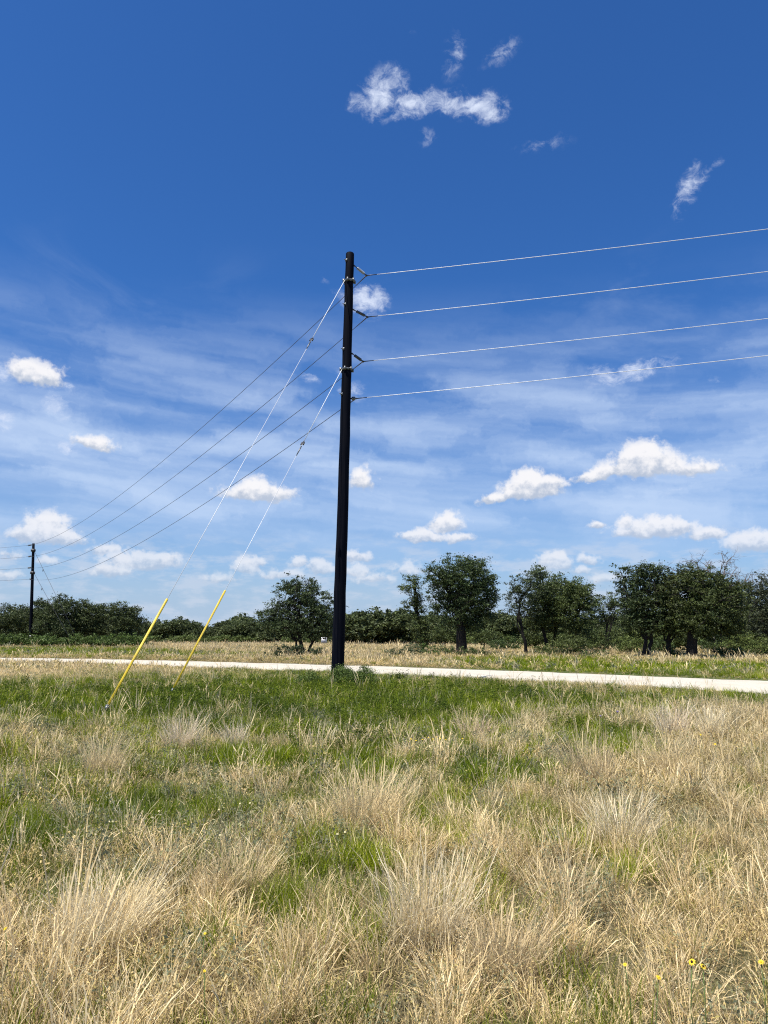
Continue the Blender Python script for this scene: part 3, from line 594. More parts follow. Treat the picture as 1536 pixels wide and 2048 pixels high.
# power lines
wn = ['topmost', 'second from the top', 'third from the top', 'lowest']
def catenary(a_, b_, sag, n=60): s = np.linspace(0, 1, n)[:, None]; p = a_ * (1 - s) + b_ * s; p[:, 2] -= (4 * sag * s * (1 - s))[:, 0]; return p
yR = [458, 543, 637, 711]; th = R(-15)
for k in range(4):
    root = thing('power_line', att[k], wn[k] + ' bright power line running from the black pole to the right edge', 'power line', 'power lines to the right')
    d = np.array([math.cos(th), math.sin(th), 0]); Lr = 70.; sag = 1.0
    lo_, hi_ = -8., 16.
    for _ in range(40):
        mid = (lo_ + hi_) / 2; e = att[k] + d * Lr; e[2] += mid; c_ = catenary(att[k], e, sag, 800); x_, y_ = proj(c_); y_at = np.interp(1536, x_[:300], y_[:300])
        if y_at > yR[k]: lo_ = mid
        else: hi_ = mid
    m = MB(); p = catenary(att[k], e, sag, 60); m.tube(p, .0095, 6); m.build('conductor', M_alu, root)
    m = MB(); q = [lerp(p[0], p[1], s) for s in (0, .12, .34)]; m.tube(q, [.022, .018, .014], 8); m.build('dead_end_grip', M_hw, root)
    root = thing('power_line', att[k] + [0, 0, .001], wn[k] + ' thin dark power line sloping down to the far left pole', 'power line', 'power lines between the two poles')
    m = MB(); p = catenary(att[k], endL[k], 2.05, 120); m.tube(p, np.linspace(.011, .013, 120), 6); m.build('conductor', M_hw, root)  # same conductor as on the right, its unlit side painted as dark metal
    m = MB(); m.tube(p[:2], [.02, .014], 8); m.build('dead_end_grip', M_hw, root)
    root = thing('power_line', endL[k], wn[k] + ' faint power line leaving the far left pole towards the left edge', 'power line', 'power lines leaving the far pole')
    e = endL[k] + np.array([-60, 8., -2.5 + .6 * k]); m = MB(); m.tube(catenary(endL[k], e, .4, 24), .014, 5); m.build('conductor', M_hw, root)
m = MB(); p0 = att[3]; 
# guy wires
def guy(p0, mid_px, ytop_px, foot, link_s, label, far=False):
    p0 = np.asarray(p0); foot = np.asarray(foot); root = thing('guy_wire', foot, label, 'guy wire', 'guy wires with yellow guards'); L_ = foot - p0
    m = MB(); m.tube([p0, lerp(p0, foot, link_s)], .0100, 8); m.build('fibreglass_strain_rod', M_fib, root)
    m = MB(); m.tube([lerp(p0, foot, link_s), foot], 0.0070, 6); m.build('strand', M_alu, root)
    a_ = lerp(p0, foot, link_s); ax = L_ / np.linalg.norm(L_); sx = np.array([1., 0, 0]); m = MB()
    for o_ in (-.03, .03): m.tube([a_ + sx * (o_ * 1.3) - ax * .06, a_ + sx * (o_ * 1.3) + ax * .05], [.022, .022], 7)
    m.tube([a_ - ax * .12, a_ - ax * .06], [.018, .03], 7); m.tube([a_ - sx * .05, a_ + sx * .05], [.02, .02], 7); m.build('shackle', M_hw, root)
    m = MB(); m.tube([a_ + ax * .1, a_ + ax * .3, a_ + ax * .5], [.02, .022, .013], 8); m.build('preformed_grip', M_galv, root)
    # plastic guard: the upper end opens wider round the strand
    s1 = min(np.linspace(.2, .98, 1500), key=lambda s: abs(proj(lerp(p0, foot, s))[1][0] - ytop_px)); g0 = lerp(p0, foot, s1); g1 = lerp(p0, foot, .985)
    gv = MB(); gv.tube([g0 + [0, 0, 0], lerp(g0, g1, .01), lerp(g0, g1, .5), g1], [.027, .030, .028, .027], 14); gd = gv.build('guy_guard', M_yel, root)
    m = MB(); m.tube([lerp(g0, g1, .0) + sx * .020 + [0, -.020, 0], g1 + sx * .020 + [0, -.020, 0]], .006, 6); m.build('seam', M_yel, gd)
    m = MB(); m.tube([lerp(p0, foot, .985), foot + ax * .25], [.02, .018], 8); m.tube([foot - ax * .25, foot - ax * .12], [.045, .03], 8); m.build('anchor_rod', M_galv, root)
c1, s1_ = on_pole(565); c2, s2_ = on_pole(743)
F1 = ground(204, 1432); F2 = ground(338, 1394)
guy(c1 + np.array([-.62, -.7, 0]) * (rad_at(s1_) + .09), None, 1198, F1, .215, 'longer left guy wire with bright yellow guard, anchored in dry grass')
guy(c2 + np.array([-.62, -.7, 0]) * (rad_at(s2_) + .09), None, 1181, F2, .275, 'shorter right guy wire with bright yellow guard, its foot hidden in green weeds')
for (a_, b_, lb) in (((68.5, 1102), (118, 1203), 'upper'), ((69, 1148), (104, 1212), 'lower')):
    p0 = at(*a_, YL); dr = at(*b_, YL - 2.5) - p0; s = p0[2] / -dr[2]; foot = p0 + dr * s * .985
    root = thing('guy_wire', p0, lb + ' thin dark guy wire slanting right from the distant pole', 'guy wire', 'guy wires of the distant pole')
    m = MB(); m.tube([p0, foot], .024, 5); m.build('strand', M_hw, root); m = MB(); q = lerp(p0, foot, .2); m.tube([q, q - [0, 0, .35]], .06, 6); m.build('shackle', M_hw, root)

# ------------------------------------------------------------------ the white sign beyond the road
Ys = 92.; c_ = at(648, 1284.5, Ys); c_[2] = 1.02; g_ = np.array([c_[0], Ys, 0.])
sg = thing('notice_sign', g_, 'small white notice board on a post in the dry field, left of the black pole', 'sign')
wS = 11 / FPX * Ys; hS = 10.5 / FPX * Ys * 1.05
m = MB(); m.box(c_, (wS, .03, hS)); bd_ = m.build('sign_board', M_white, sg, False)
m = MB(); m.box(c_ + [-.12 * wS, -.018, .28 * hS], (.22 * wS, .004, .10 * hS)); m.build('red_mark', M_red, bd_, False)
m = MB()
for dx_, dz_, ww, hh in ((-.25, -.25, .1, .22), (.0, -.28, .28, .07), (.12, -.2, .1, .16), (.24, -.3, .14, .1), (-.05, -.38, .3, .05)): m.box(c_ + [dx_ * wS, -.018, dz_ * hS], (ww * wS, .004, hh * hS))
m.build('dark_mark', M_ink, bd_, False)
m = MB(); m.box(np.array([c_[0], Ys + .05, c_[2] / 2]), (.07, .05, c_[2] + hS * .6)); m.build('post', M_post, sg, False)

# ------------------------------------------------------------------ trees
LF_A, LF_B = (.118, .150, .042), (.046, .072, .022)
def curve_pts(a_, b_, r, wig, n=6):
    s = np.linspace(0, 1, n)[:, None]; p = np.asarray(a_) * (1 - s) + np.asarray(b_) * s; L_ = np.linalg.norm(np.asarray(b_) - a_); w_ = np.cumsum(r.normal(0, wig * L_ / n, (n, 3)), 0)
    return p + w_ * np.sin(s * math.pi) ** .7
def twigs(m, a_, d, ln, rad, r, depth, wig=.35, tips=None):
    p = [np.array(a_)]; dd = d / np.linalg.norm(d); n = 5
    for i in range(n):
        dd = dd + r.normal(0, wig, 3) * .5; dd /= np.linalg.norm(dd); p.append(p[-1] + dd * ln / n)
    m.tube(p, np.linspace(rad, rad * .5, n + 1), 5 if depth else 4, False)
    if tips is not None: tips.append(p[-1])
    if depth > 0:
        for k in range(r.integers(2, 4)):
            i = r.integers(2, n + 1); nd = dd + r.normal(0, .75, 3); nd[2] = nd[2] * .7 + .25; twigs(m, p[i], nd, ln * r.uniform(.5, .75), rad * .55, r, depth - 1, wig, tips)
def crown_leaves(r, blobs, dens, leaf, colA, colB, clump=.34, hollow=.35, flat=.2, spray=1.0, ragged=.24, gapt=-.85, gs=1.0):
    """blobs: centre, radii. leaves sit in small sprays spread through each blob, denser to the outside"""
    Ls = []; centers = []
    for (c_, rd) in blobs:
        rd = np.asarray(rd); area = math.pi * rd[0] * rd[2]; ns = max(4, int(area * dens * 1.9 / 26)); d = r.normal(0, 1, (ns, 3)); d /= np.linalg.norm(d, axis=1)[:, None]
        rr_ = (hollow + (1 - hollow) * r.random(ns) ** .6)[:, None]
        lim = 1 + .16 * np.sin(d[:, 0] * 5.1 + c_[0] * 3) * np.sin(d[:, 2] * 6.3 + c_[2] * 2) + .12 * np.sin(d[:, 1] * 7 + d[:, 0] * 9 + c_[2])
        P = c_ + d * rd * rr_ * r.uniform(.85, 1.12, (ns, 1)) * lim[:, None]; out_ = r.random(ns) < ragged
        P[out_] += (d[out_] * [1, 1, .8] + [0, 0, .25]) * np.mean(rd) * r.uniform(.10, .42, (out_.sum(), 1))
        gap = np.sin(P[:, 0] * 2.3 / gs + 1.3) * np.sin(P[:, 2] * 2.9 / gs + .4 * P[:, 0]) + .5 * np.sin(P[:, 0] * 5.1 / gs + P[:, 2] * 4.3 / gs)
        keep = gap > gapt; P = P[keep]; d = d[keep]; ns = len(P); out_ = out_[keep]; centers.append(P)
        if ns == 0: continue
        cs = clump * r.uniform(.45, 1.35, ns) * np.where(out_, .6, 1); tint = r.uniform(.72, 1.3, ns)
        nl = 34; idx = np.repeat(np.arange(ns), nl); q = r.normal(0, 1, (len(idx), 3)) * (cs[idx] * .55)[:, None] * np.array([1.15, 1.15, .62])
        # sprays point outward and a little up
        q += (d[idx] * np.array([1, 1, .5]) + [0, 0, .15]) * (np.abs(r.normal(0, .55, len(idx))) * cs[idx] * spray)[:, None]
        V, Q, C = leaves_at(r, P[idx] + q, leaf, colA, colB, .55, flat); C = C * np.repeat(tint[idx], 4)[:, None]
        Ls.append((V, Q, C))
    return Ls, centers
def tree(name, label, cat, base_px, Y, blobs_px, trunk_top, tr, seed, group=None, dens=330, leaf=(.09, .19), cols=(LF_A, LF_B), clump=.36, hollow=.30, trunks=None, flat=.2, limbs=True, deadtips=0, depthk=.85):
    """everything read off the photo as pixels, placed at the tree's own distance with real depth"""
    r = np.random.default_rng(seed); b = at(base_px[0], base_px[1], Y); b[2] = 0; root = thing(name, b, label, cat, group); k = Y / FPX
    bl = []
    for (x, y, rx, ry) in blobs_px:
        c_ = at(x, y, Y); dy_ = r.uniform(-.6, .6) * rx * k * .6; bl.append((c_ + [0, dy_, 0], (rx * k, max(rx, ry) * k * depthk, ry * k)))
    Ls, cen = crown_leaves(r, bl, dens, leaf, cols[0], cols[1], clump, hollow, flat); V, Q, C = join(Ls); keep_z = V[:, 2].reshape(-1, 4).min(1) > .05
    V = V - b; Q = Q[keep_z]
    obj('crown', mesh_data('crown', V, [Q], M_leaf, C), root)
    m = MB(); tl = trunks or [(base_px[0], trunk_top[0], trunk_top[1], tr)]
    for (bx, tx, ty, rr_) in tl:
        s0 = at(bx, base_px[1], Y); s0[2] = -.1; s0[1] += r.normal(0, .15); e0 = at(tx, ty, Y); p = curve_pts(s0, e0, r, .22, 8); p[0] = s0
        rad = rr_ * np.linspace(1.15, .6, 8); rad[0] *= 1.3; m.tube(p, rad, 10, False)
        if limbs:
            for (c_, rd) in bl:
                if abs(c_[0] - e0[0]) > 60 * k * 3: continue
                i = r.integers(3, 8); lp = curve_pts(p[i], c_, r, .28, 7); m.tube(lp, np.linspace(rr_ * .55, rr_ * .16, 7), 6, False)
                for q in range(5):
                    d = r.normal(0, 1, 3); d[2] = abs(d[2]) * .6; twigs(m, lp[r.integers(3, 7)], d, np.mean(rd) * r.uniform(.7, 1.15), rr_ * .14, r, 1)
    m.build('trunk', M_bark, root)
    return root
oaks = 'oaks beyond the road'
# lone rounded oak left of the pole
tree('oak_tree', 'rounded solitary oak in the dry field directly left of the black pole', 'tree', (604, 1309), 60, [(598,1188,40,28),(575,1180,22,16),(636,1200,30,26),(562,1222,34,20),(610,1228,56,30),(645,1236,24,30),(532,1232,26,11),(575,1254,48,20),(630,1258,38,24),(545,1250,24,12),(590,1168,12,11),(618,1166,14,9)], (600, 1235), .17, 41, oaks, 360, (.09, .17), ((.085, .115, .040), (.038, .062, .024)), .26, .25,
     [(606,597,1235,.15),(612,640,1235,.10),(600,560,1240,.10)])
tree('shrub', 'dark low shrub at the foot of the rounded solitary oak', 'shrub', (575, 1318), 54, [(562,1302,24,11),(590,1304,22,11),(626,1306,22,7),(545,1307,12,8)], (575, 1300), .03, 42, 'shrubs under the oaks', 420, (.07, .14), ((.06, .085, .03), (.03, .05, .02)), .2, .2)
# slim leaning oak and the tall oak
tree('oak_tree', 'slim oak leaning left with a sparse narrow crown, beside the tallest oak', 'tree', (848, 1296), 64, [(824,1155,11,10),(832,1172,9,9),(812,1178,16,7),(834,1194,10,11),(820,1208,14,6),(838,1216,9,7),(832,1232,16,7),(847,1248,9,12),(846,1270,15,18),(845,1288,15,10),(840,1228,12,14),(832,1205,11,12),(826,1180,11,12),(843,1254,13,14)], (828, 1170), .09, 43, oaks, 400, (.09, .16), (LF_A, LF_B), .26, .2)
tree('oak_tree', 'tallest dark oak, broad dense crown on one thick trunk, right of the black pole', 'tree', (924, 1307), 61, [(922,1150,50,36),(874,1152,26,20),(962,1160,26,26),(905,1180,48,30),(950,1190,42,30),(885,1206,22,18),(972,1198,20,26),(930,1218,46,22),(965,1236,24,14),(912,1242,30,16),(935,1132,26,16),(945,1252,30,9)], (921, 1215), .42, 44, oaks, 420, (.09, .18), ((.085, .120, .038), (.034, .058, .020)), .32, .25)
tree('shrub', 'grey green low shrub at the foot of the slim leaning oak', 'shrub', (815, 1318), 54, [(800,1303,26,9),(826,1299,24,12),(788,1307,16,7)], (815, 1300), .03, 45, 'shrubs under the oaks', 420, (.06, .12), ((.10, .13, .06), (.05, .075, .03)), .2, .2)
tree('shrub', 'bright green small shrub right of the slim leaning oak', 'shrub', (858, 1318), 54, [(858,1302,17,11)], (855, 1298), .02, 46, 'shrubs under the oaks', 420, (.06, .12), ((.10, .17, .03), (.06, .10, .02)), .2, .2)
tree('shrub', 'dark spreading shrub at the foot of the tallest oak', 'shrub', (930, 1314), 56, [(888,1302,16,9),(914,1301,20,10),(945,1303,22,8),(972,1303,18,8)], (930, 1300), .03, 47, 'shrubs under the oaks', 420, (.07, .14), (LF_A, LF_B), .2, .2)
# middle right cluster
tree('oak_tree', 'thin crowned oak with a leaning bare lower trunk, left of the middle right cluster', 'tree', (1054, 1302), 62, [(1040,1165,24,16),(1030,1190,22,20),(1060,1180,26,22),(1045,1215,30,16),(1072,1150,14,12),(1060,1230,22,10)], (1040, 1205), .13, 48, oaks, 300, (.08, .15), ((.09, .115, .048), (.042, .062, .028)), .25, .3)
tree('oak_tree', 'upright oak with a narrow pointed top in the middle right cluster', 'tree', (1090, 1298), 64, [(1078,1148,16,14),(1088,1172,24,20),(1080,1205,30,24),(1095,1230,34,24),(1078,1248,30,18),(1085,1200,32,36)], (1085, 1210), .15, 49, oaks, 360, (.09, .17), (LF_A, LF_B), .28, .25)
tree('oak_tree', 'dense oak with a ragged top in the centre of the middle right cluster', 'tree', (1101, 1298), 66, [(1112,1165,18,18),(1122,1190,30,24),(1118,1222,38,28),(1105,1250,34,18),(1115,1200,36,36)], (1110, 1215), .14, 50, oaks, 360, (.09, .17), (LF_A, LF_B), .3, .25)
tree('oak_tree', 'full dark oak at the right end of the middle right cluster', 'tree', (1150, 1300), 63, [(1155,1172,22,18),(1140,1190,22,22),(1165,1200,18,28),(1150,1226,38,32),(1158,1255,34,20),(1152,1200,32,34)], (1152, 1220), .17, 51, oaks, 400, (.09, .17), (LF_A, LF_B), .3, .2)
tree('shrub', 'wide olive bush in front of the middle right cluster', 'shrub', (1140, 1308), 56, [(1140,1290,34,20),(1165,1295,28,16),(1115,1300,20,11)], (1140, 1295), .04, 52, 'shrubs under the oaks', 400, (.07, .14), ((.13, .16, .042), (.07, .095, .028)), .24, .2)
tree('oak_tree', 'small open oak with a forked trunk between the two right hand groups', 'tree', (1216, 1288), 70, [(1212,1202,26,15),(1198,1222,20,16),(1230,1220,16,16),(1212,1240,26,12)], (1212, 1225), .13, 53, oaks, 300, (.09, .17), (LF_A, LF_B), .28, .3, [(1216,1205,1225,.11),(1216,1228,1228,.08)])
tree('shrub', 'mid green bush left of the small open oak with forked trunk', 'shrub', (1185, 1297), 62, [(1185,1280,24,14),(1205,1290,20,10),(1240,1285,26,12)], (1185, 1285), .04, 54, 'shrubs under the oaks', 380, (.08, .15), ((.08, .11, .03), (.045, .07, .02)), .26, .2)
# right group
tree('oak_tree', 'broad oak with ragged sprays on its left side in the big right group', 'tree', (1294, 1318), 52, [(1244,1145,16,12),(1252,1170,18,16),(1272,1150,24,20),(1298,1145,22,16),(1262,1200,28,24),(1300,1180,34,28),(1290,1225,46,30),(1320,1150,22,18),(1262,1245,28,20),(1300,1250,44,18),(1275,1200,40,36)], (1292, 1235), .17, 55, oaks, 360, (.08, .17), ((.085, .112, .036), (.036, .058, .022)), .27, .22, [(1290,1286,1235,.14),(1299,1305,1240,.13)])
tree('oak_tree', 'olive green oak on a slender trunk, second from the left in the big right group', 'tree', (1338, 1318), 52, [(1335,1160,26,22),(1355,1180,32,28),(1340,1215,40,30),(1325,1250,34,20),(1365,1150,24,18),(1350,1225,44,36),(1355,1255,34,16),(1330,1190,36,40)], (1338, 1240), .17, 56, oaks, 360, (.08, .17), ((.095, .112, .034), (.042, .058, .020)), .27, .22)
tree('oak_tree', 'massive dark oak with the thickest trunk in the big right group', 'tree', (1388, 1321), 51, [(1390,1160,34,24),(1420,1175,40,30),(1385,1200,44,32),(1430,1215,40,32),(1460,1200,26,30),(1400,1245,50,26),(1448,1248,36,24),(1370,1250,30,22),(1475,1230,24,30),(1420,1190,56,50),(1410,1235,60,36),(1440,1265,40,16)], (1388, 1240), .36, 57, oaks, 380, (.08, .17), ((.105, .130, .036), (.042, .062, .020)), .28, .22)
tree('oak_tree', 'oak with a crooked grey trunk behind the massive dark oak', 'tree', (1443, 1297), 62, [(1440,1190,40,26),(1470,1215,34,28),(1425,1225,34,20),(1480,1185,24,20)], (1432, 1240), .2, 58, oaks, 320, (.09, .17), (LF_A, LF_B), .3, .25)
tree('oak_tree', 'grey green oak cut by the right picture edge', 'tree', (1520, 1300), 60, [(1525,1172,26,22),(1510,1200,26,26),(1540,1210,34,40),(1505,1240,26,22),(1530,1260,34,20),(1560,1180,30,30)], (1520, 1220), .18, 59, oaks, 330, (.08, .16), ((.085, .10, .048), (.042, .055, .028)), .27, .25)
# bare branched dead tree behind the right group
r = np.random.default_rng(77); b = at(1432, 1295, 64); b[2] = 0; root = thing('dead_tree', b, 'leafless grey dead tree whose bare branches rise above the right group', 'tree', 'dead trees')
m = MB(); topc = at(1432, 1195, 64); m.tube(curve_pts(b - [0, 0, .1], topc, r, .1, 8), np.linspace(.22, .13, 8), 8, False)
for (x, y) in [(1368,1128),(1385,1135),(1402,1125),(1425,1128),(1445,1120),(1462,1122),(1480,1135),(1490,1150),(1500,1165),(1410,1140),(1455,1140),(1352,1140)]:
    e = at(x, y, 64) + [0, r.normal(0, .8), 0]; lp = curve_pts(topc + r.normal(0, .1, 3), e, r, .22, 8); m.tube(lp, np.linspace(.085, .022, 8), 6, False)
    for q in range(9): d = (e - topc) / np.linalg.norm(e - topc) + r.normal(0, .75, 3); twigs(m, lp[r.integers(3, 8)], d, r.uniform(.5, 1.1), .026, r, 2, .5)
m.build('branches', M_dead, root)
r = np.random.default_rng(78); b = at(1505, 1293, 66); b[2] = 0; root = thing('dead_tree', b, 'smaller bare twiggy dead tree near the right edge', 'tree', 'dead trees')
m = MB(); topc = at(1500, 1215, 66); m.tube(curve_pts(b - [0, 0, .1], topc, r, .1, 8), np.linspace(.14, .09, 8), 8, False)
for (x, y) in [(1478,1165),(1492,1158),(1505,1160),(1520,1165),(1535,1150),(1485,1185)]:
    e = at(x, y, 66); lp = curve_pts(topc, e, r, .22, 7); m.tube(lp, np.linspace(.05, .018, 7), 5, False)
    for q in range(7): twigs(m, lp[r.integers(2, 7)], (e - topc) / 3 + r.normal(0, .7, 3), r.uniform(.4, .9), .02, r, 2, .5)
m.build('branches', M_dead, root)
for k, (x, y, rx, ry, Yd, lb) in enumerate([(1262,1290,26,16,60,'mid green bush behind the trunk of the ragged left oak of the right group'),(1318,1290,24,15,60,'olive bush seen between the two slender trunks of the right group'),
    (1355,1306,16,11,54,'low leafy bush beside the slender trunk of the right group'),(1460,1306,28,11,52,'dark twiggy low bush right of the thickest trunk'),(1490,1285,34,20,58,'yellowish green bush in the gap near the right edge'),
    (1420,1285,22,14,60,'green bush just right of the thickest trunk, farther back'),(1528,1298,30,18,55,'bright olive bush at the right edge under the grey green oak'),(1010,1288,30,14,75,'olive bush behind the dry gap right of the tallest oak'),(1085,1300,18,10,60,'small rusty green bush at the trunks of the middle right cluster'),
    (1190,1308,22,9,55,'small dark bush above the white road right of the wide olive bush')]):
    ol = k % 2 == 0
    tree('shrub', lb, 'shrub', (x, y + ry * .9), Yd, [(x, y, rx, ry), (x + rx * .6, y + ry * .3, rx * .6, ry * .6), (x - rx * .5, y + ry * .25, rx * .6, ry * .65)], (x, y), .04, 80 + k, 'shrubs under the oaks', 380, (.07, .15), ((.15, .19, .045), (.08, .11, .03)) if ol else ((.10, .145, .04), (.05, .08, .024)), .24, .2)
for k, (x, y, rx, ry, Yd, lb) in enumerate([(1268,1268,30,25,64,'tall dark brush behind the leftmost trunks of the right group'),(1318,1266,30,28,66,'tall dark brush between the two slender trunks of the right group'),
    (1362,1268,28,26,63,'tall dark brush between the slender and thickest trunks'),(1425,1266,32,28,68,'tall dark brush right of the thickest trunk'),(1480,1262,38,32,66,'tall brush under the dead twiggy tree'),(1535,1268,34,28,63,'tall brush at the right picture edge, lower than the oak'),
    (1068,1274,22,18,72,'dark brush behind the leaning bare trunk'),(1118,1272,30,18,72,'dark brush behind the middle right trunks'),(1160,1274,32,20,70,'dark brush under the full dark oak of the middle cluster'),(1212,1270,34,16,78,'dark brush behind the small open oak'),(1245,1275,24,18,72,'dark brush right of the small open oak'),
    (890,1268,26,16,80,'dark brush between the slim oak and the tallest oak'),(968,1270,28,16,80,'dark brush right of the tallest trunk')]):
    tree('shrub', lb, 'shrub', (x, y + ry), Yd, [(x, y, rx, ry), (x + rx * .6, y + ry * .35, rx * .6, ry * .6), (x - rx * .5, y + ry * .3, rx * .6, ry * .65), (x, y + ry * .6, rx, ry * .45)], (x, y), .05, 400 + k, 'tall brush behind the oaks', 330, (.10, .19), ((.125, .155, .042), (.055, .08, .024)), .3, .2)
# left hand oak row at about the far pole's distance
row = 'oak row at the left'
LT = [((15,1290),108,[(12,1228,26,16),(30,1240,26,16),(5,1255,26,20)],'oak at the left picture edge, left of the distant pole'),
 ((52,1290),112,[(48,1226,20,13),(62,1240,26,18),(45,1258,26,18)],'oak directly behind the distant pole'),
 ((85,1292),108,[(82,1212,18,13),(92,1230,26,18),(78,1252,26,22)],'oak just right of the distant pole'),
 ((102,1295),103,[(108,1222,22,14),(98,1248,24,20),(118,1262,22,16)],'oak with the dark trunk between the distant pole and the highest crown'),
 ((134,1290),106,[(122,1204,16,12),(132,1218,26,16),(140,1240,32,20),(125,1262,24,16)],'oak with the highest crown of the left row'),
 ((176,1290),108,[(172,1214,20,13),(182,1230,26,18),(170,1255,30,18)],'oak in the middle of the left row'),
 ((206,1290),109,[(204,1220,14,11),(208,1236,20,16),(200,1260,26,16)],'small topped oak left of the gap in the left row'),
 ((247,1288),105,[(240,1220,22,15),(262,1228,20,12),(250,1245,34,18),(245,1268,30,14),(278,1244,13,8)],'oak with sloping crown at the right end of the left row')]
for k, (bp, Yd, bl, lb) in enumerate(LT):
    tree('oak_tree', 'dark ' + lb, 'tree', bp, Yd, bl, (bp[0] - 3, bl[1][1] + 12), .2, 120 + k, row, 260, (.13, .26), ((.105, .130, .042), (.042, .062, .024)), .42, .25, depthk=.6)
for k, (x, Yd, lb) in enumerate([(12,100,'at the left edge below the oak row'),(45,101,'at the left foot of the distant pole'),(92,98,'right of the foot of the distant pole'),(150,100,'under the highest crown of the left row'),(195,98,'under the middle of the left row'),(232,99,'bright rounded, under the right end of the left row'),(272,101,'at the right end of the left row')]):
    tree('shrub', 'green bush ' + lb, 'shrub', (x, 1291), Yd, [(x,1280,22,10),(x+14,1284,16,7),(x-14,1283,16,8)], (x, 1282), .04, 140 + k, 'bushes along the left oak row', 260, (.12, .24), ((.13, .19, .04), (.06, .10, .025)), .35, .2)
# far tree line: three unique trees, then copies
def far_tree(seed, label):
    r = np.random.default_rng(seed); root = thing('oak_tree', (0, 0, 0), label, 'tree', 'far tree line'); bl = []
    for k in range(5): bl.append((np.array([r.uniform(-2.6, 2.6), r.uniform(-1.6, 1.6), r.uniform(2.0, 3.9)]), (r.uniform(1.4, 2.3), 1.8, r.uniform(1.0, 1.5))))
    bl.append((np.array([0, 0, 1.2]), (2.8, 2., 1.1)))
    Ls, _ = crown_leaves(r, bl, 150, (.20, .42), (.112, .138, .045), (.05, .07, .027), .5, .2); V, Q, C = join(Ls); V[:, 2] = np.maximum(V[:, 2], .03)
    obj('crown', mesh_data('crown', V, [Q], M_leaf, C), root)
    m = MB(); m.tube(curve_pts([0, 0, -.1], [r.normal(0, .5), 0, 3.2], r, .2, 7), np.linspace(.24, .12, 7), 7, False)
    for (c_, rd) in bl[:4]: m.tube(curve_pts([0, 0, 1.2], c_, r, .2, 6), np.linspace(.12, .05, 6), 5, False)
    m.build('trunk', M_bark, root); return root
def copy_tree(o_, name=None):
    n_ = o_.copy(); sc.collection.objects.link(n_)
    for ch in o_.children:
        c_ = ch.copy(); sc.collection.objects.link(c_); c_.parent = n_
    return n_
protos = [far_tree(200 + k, '') for k in range(4)]; used = [False] * 4; rf = np.random.default_rng(55)
secs = [(300, 430, 'between and behind the two yellow guards'), (431, 520, 'between the right yellow guard and the rounded oak'), (521, 690, 'behind the rounded solitary oak'), (691, 800, 'right of the black pole, before the slim oak'), (801, 1000, 'behind the tallest oak'), (1001, 1240, 'behind the middle right cluster'), (1241, 1700, 'behind the big right group'), (-80, 299, 'behind the left oak row')]
# (x, crown top row, distance)
FT = [(285,1240,150),(303,1246,158),(322,1243,150),(345,1242,155),(368,1245,150),(388,1248,160),(402,1243,165),(420,1250,155),(440,1250,160),(458,1247,158),(476,1242,150),(494,1239,148),(512,1236,140),(532,1240,145),(556,1245,150),(585,1246,155),(615,1244,155),(645,1244,155),(672,1242,150),(703,1232,125),(722,1231,122),(746,1229,118),(770,1231,120),(790,1240,130),(812,1232,115),(833,1238,118),(862,1225,105),(884,1222,100),(905,1236,110),(950,1240,115),(985,1234,105),(1003,1231,95),(1022,1240,100),(1060,1245,105),(1100,1240,105),(1140,1240,110),(1180,1242,105),(1232,1238,100),(1265,1232,98),(1310,1235,100),(1350,1232,98),(1400,1232,96),(1460,1225,92),(1500,1222,90),(1545,1215,90),(1590,1215,92),(1640,1215,95),
      (-40,1225,120),(30,1232,125),(75,1228,128),(120,1228,125),(165,1230,128),(215,1238,125),(262,1240,128)]
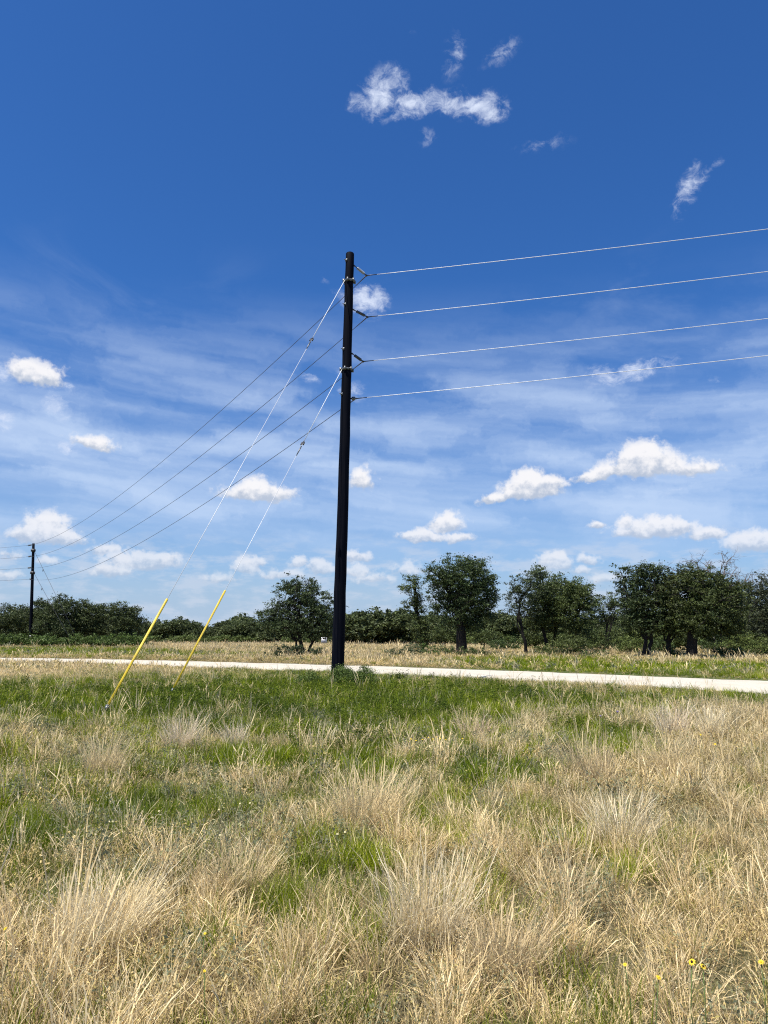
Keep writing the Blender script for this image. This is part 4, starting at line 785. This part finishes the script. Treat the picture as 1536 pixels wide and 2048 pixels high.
for k, (x, ty, Yd) in enumerate(FT):
    ty += rf.uniform(-11, 9)
    q = rf.integers(0, 4); o_ = protos[q] if not used[q] else copy_tree(protos[q]); used[q] = True
    Yd = Yd + max(0, 118 - Yd) * .75; b = at(x, 1280, Yd); hgt = at(x, ty, Yd)[2]; s = hgt / 4.9
    o_.location = (b[0], Yd, 0); o_.rotation_euler = (0, 0, rf.uniform(0, 6.28)); wx = s * rf.uniform(1.0, 1.25); o_.scale = (wx, wx, s)
    o_['label'] = 'low dark far tree ' + next((t_ for a_, b_, t_ in secs if a_ <= x <= b_), 'behind the big right group')
# a low hedge of brush in front of the far line, each bush its own
def far_bush(seed):
    r = np.random.default_rng(seed); root = thing('shrub', (0, 0, 0), '', 'shrub', 'brush at the foot of the far tree line')
    bl = [(np.array([r.uniform(-1.6, 1.6), r.uniform(-.8, .8), r.uniform(.5, .9)]), (r.uniform(1.0, 1.7), 1.2, r.uniform(.5, .8))) for k in range(4)]
    Ls, _ = crown_leaves(r, bl, 170, (.16, .34), (.15, .19, .048), (.075, .11, .03), .4, .2); V, Q, C = join(Ls); V[:, 2] = np.maximum(V[:, 2], .02)
    obj('crown', mesh_data('crown', V, [Q], M_leaf, C), root); return root
pb = [far_bush(230 + k) for k in range(3)]; used = [False] * 3
for x in list(range(292, 1680, 24)):
    if rf.random() < .33: continue
    q = rf.integers(0, 3); o_ = pb[q] if not used[q] else copy_tree(pb[q]); used[q] = True
    Yd = np.interp(x, [300, 560, 760, 1000, 1250, 1700], [138, 135, 122, 112, 108, 100]) + rf.uniform(-3, 3); b = at(x + rf.uniform(-6, 6), 1280, Yd)
    s = rf.uniform(.4, 1.25) * np.interp(x, [300, 900, 1200], [1.0, .95, .95]); o_.location = (b[0], Yd, 0); o_.rotation_euler = (0, 0, rf.uniform(0, 6.28)); o_.scale = (s, s, s)
    o_['label'] = 'olive bush at the far tree line ' + next((t_ for a_, b_, t_ in secs if a_ <= x <= b_), 'behind the big right group')
# the bright leafy shrub at the pole's foot
for (x, y, Yd, bl, lb) in [(712, 1372, 23.6, [(706,1343,26,16),(684,1347,18,14),(730,1352,24,13),(700,1360,44,16)], 'feathery bright green bush hiding the foot of the black pole'), (622, 1372, 24, [(624,1356,16,12),(608,1362,14,9)], 'small green bush left of the black pole foot')]:
    tree('shrub', lb, 'shrub', (x, y), Yd, bl, (x, y - 20), .012, 160 + int(x), 'bushes at the pole', 5200, (.022, .05), ((.15, .21, .045), (.06, .10, .02)), .12, .15, flat=0)
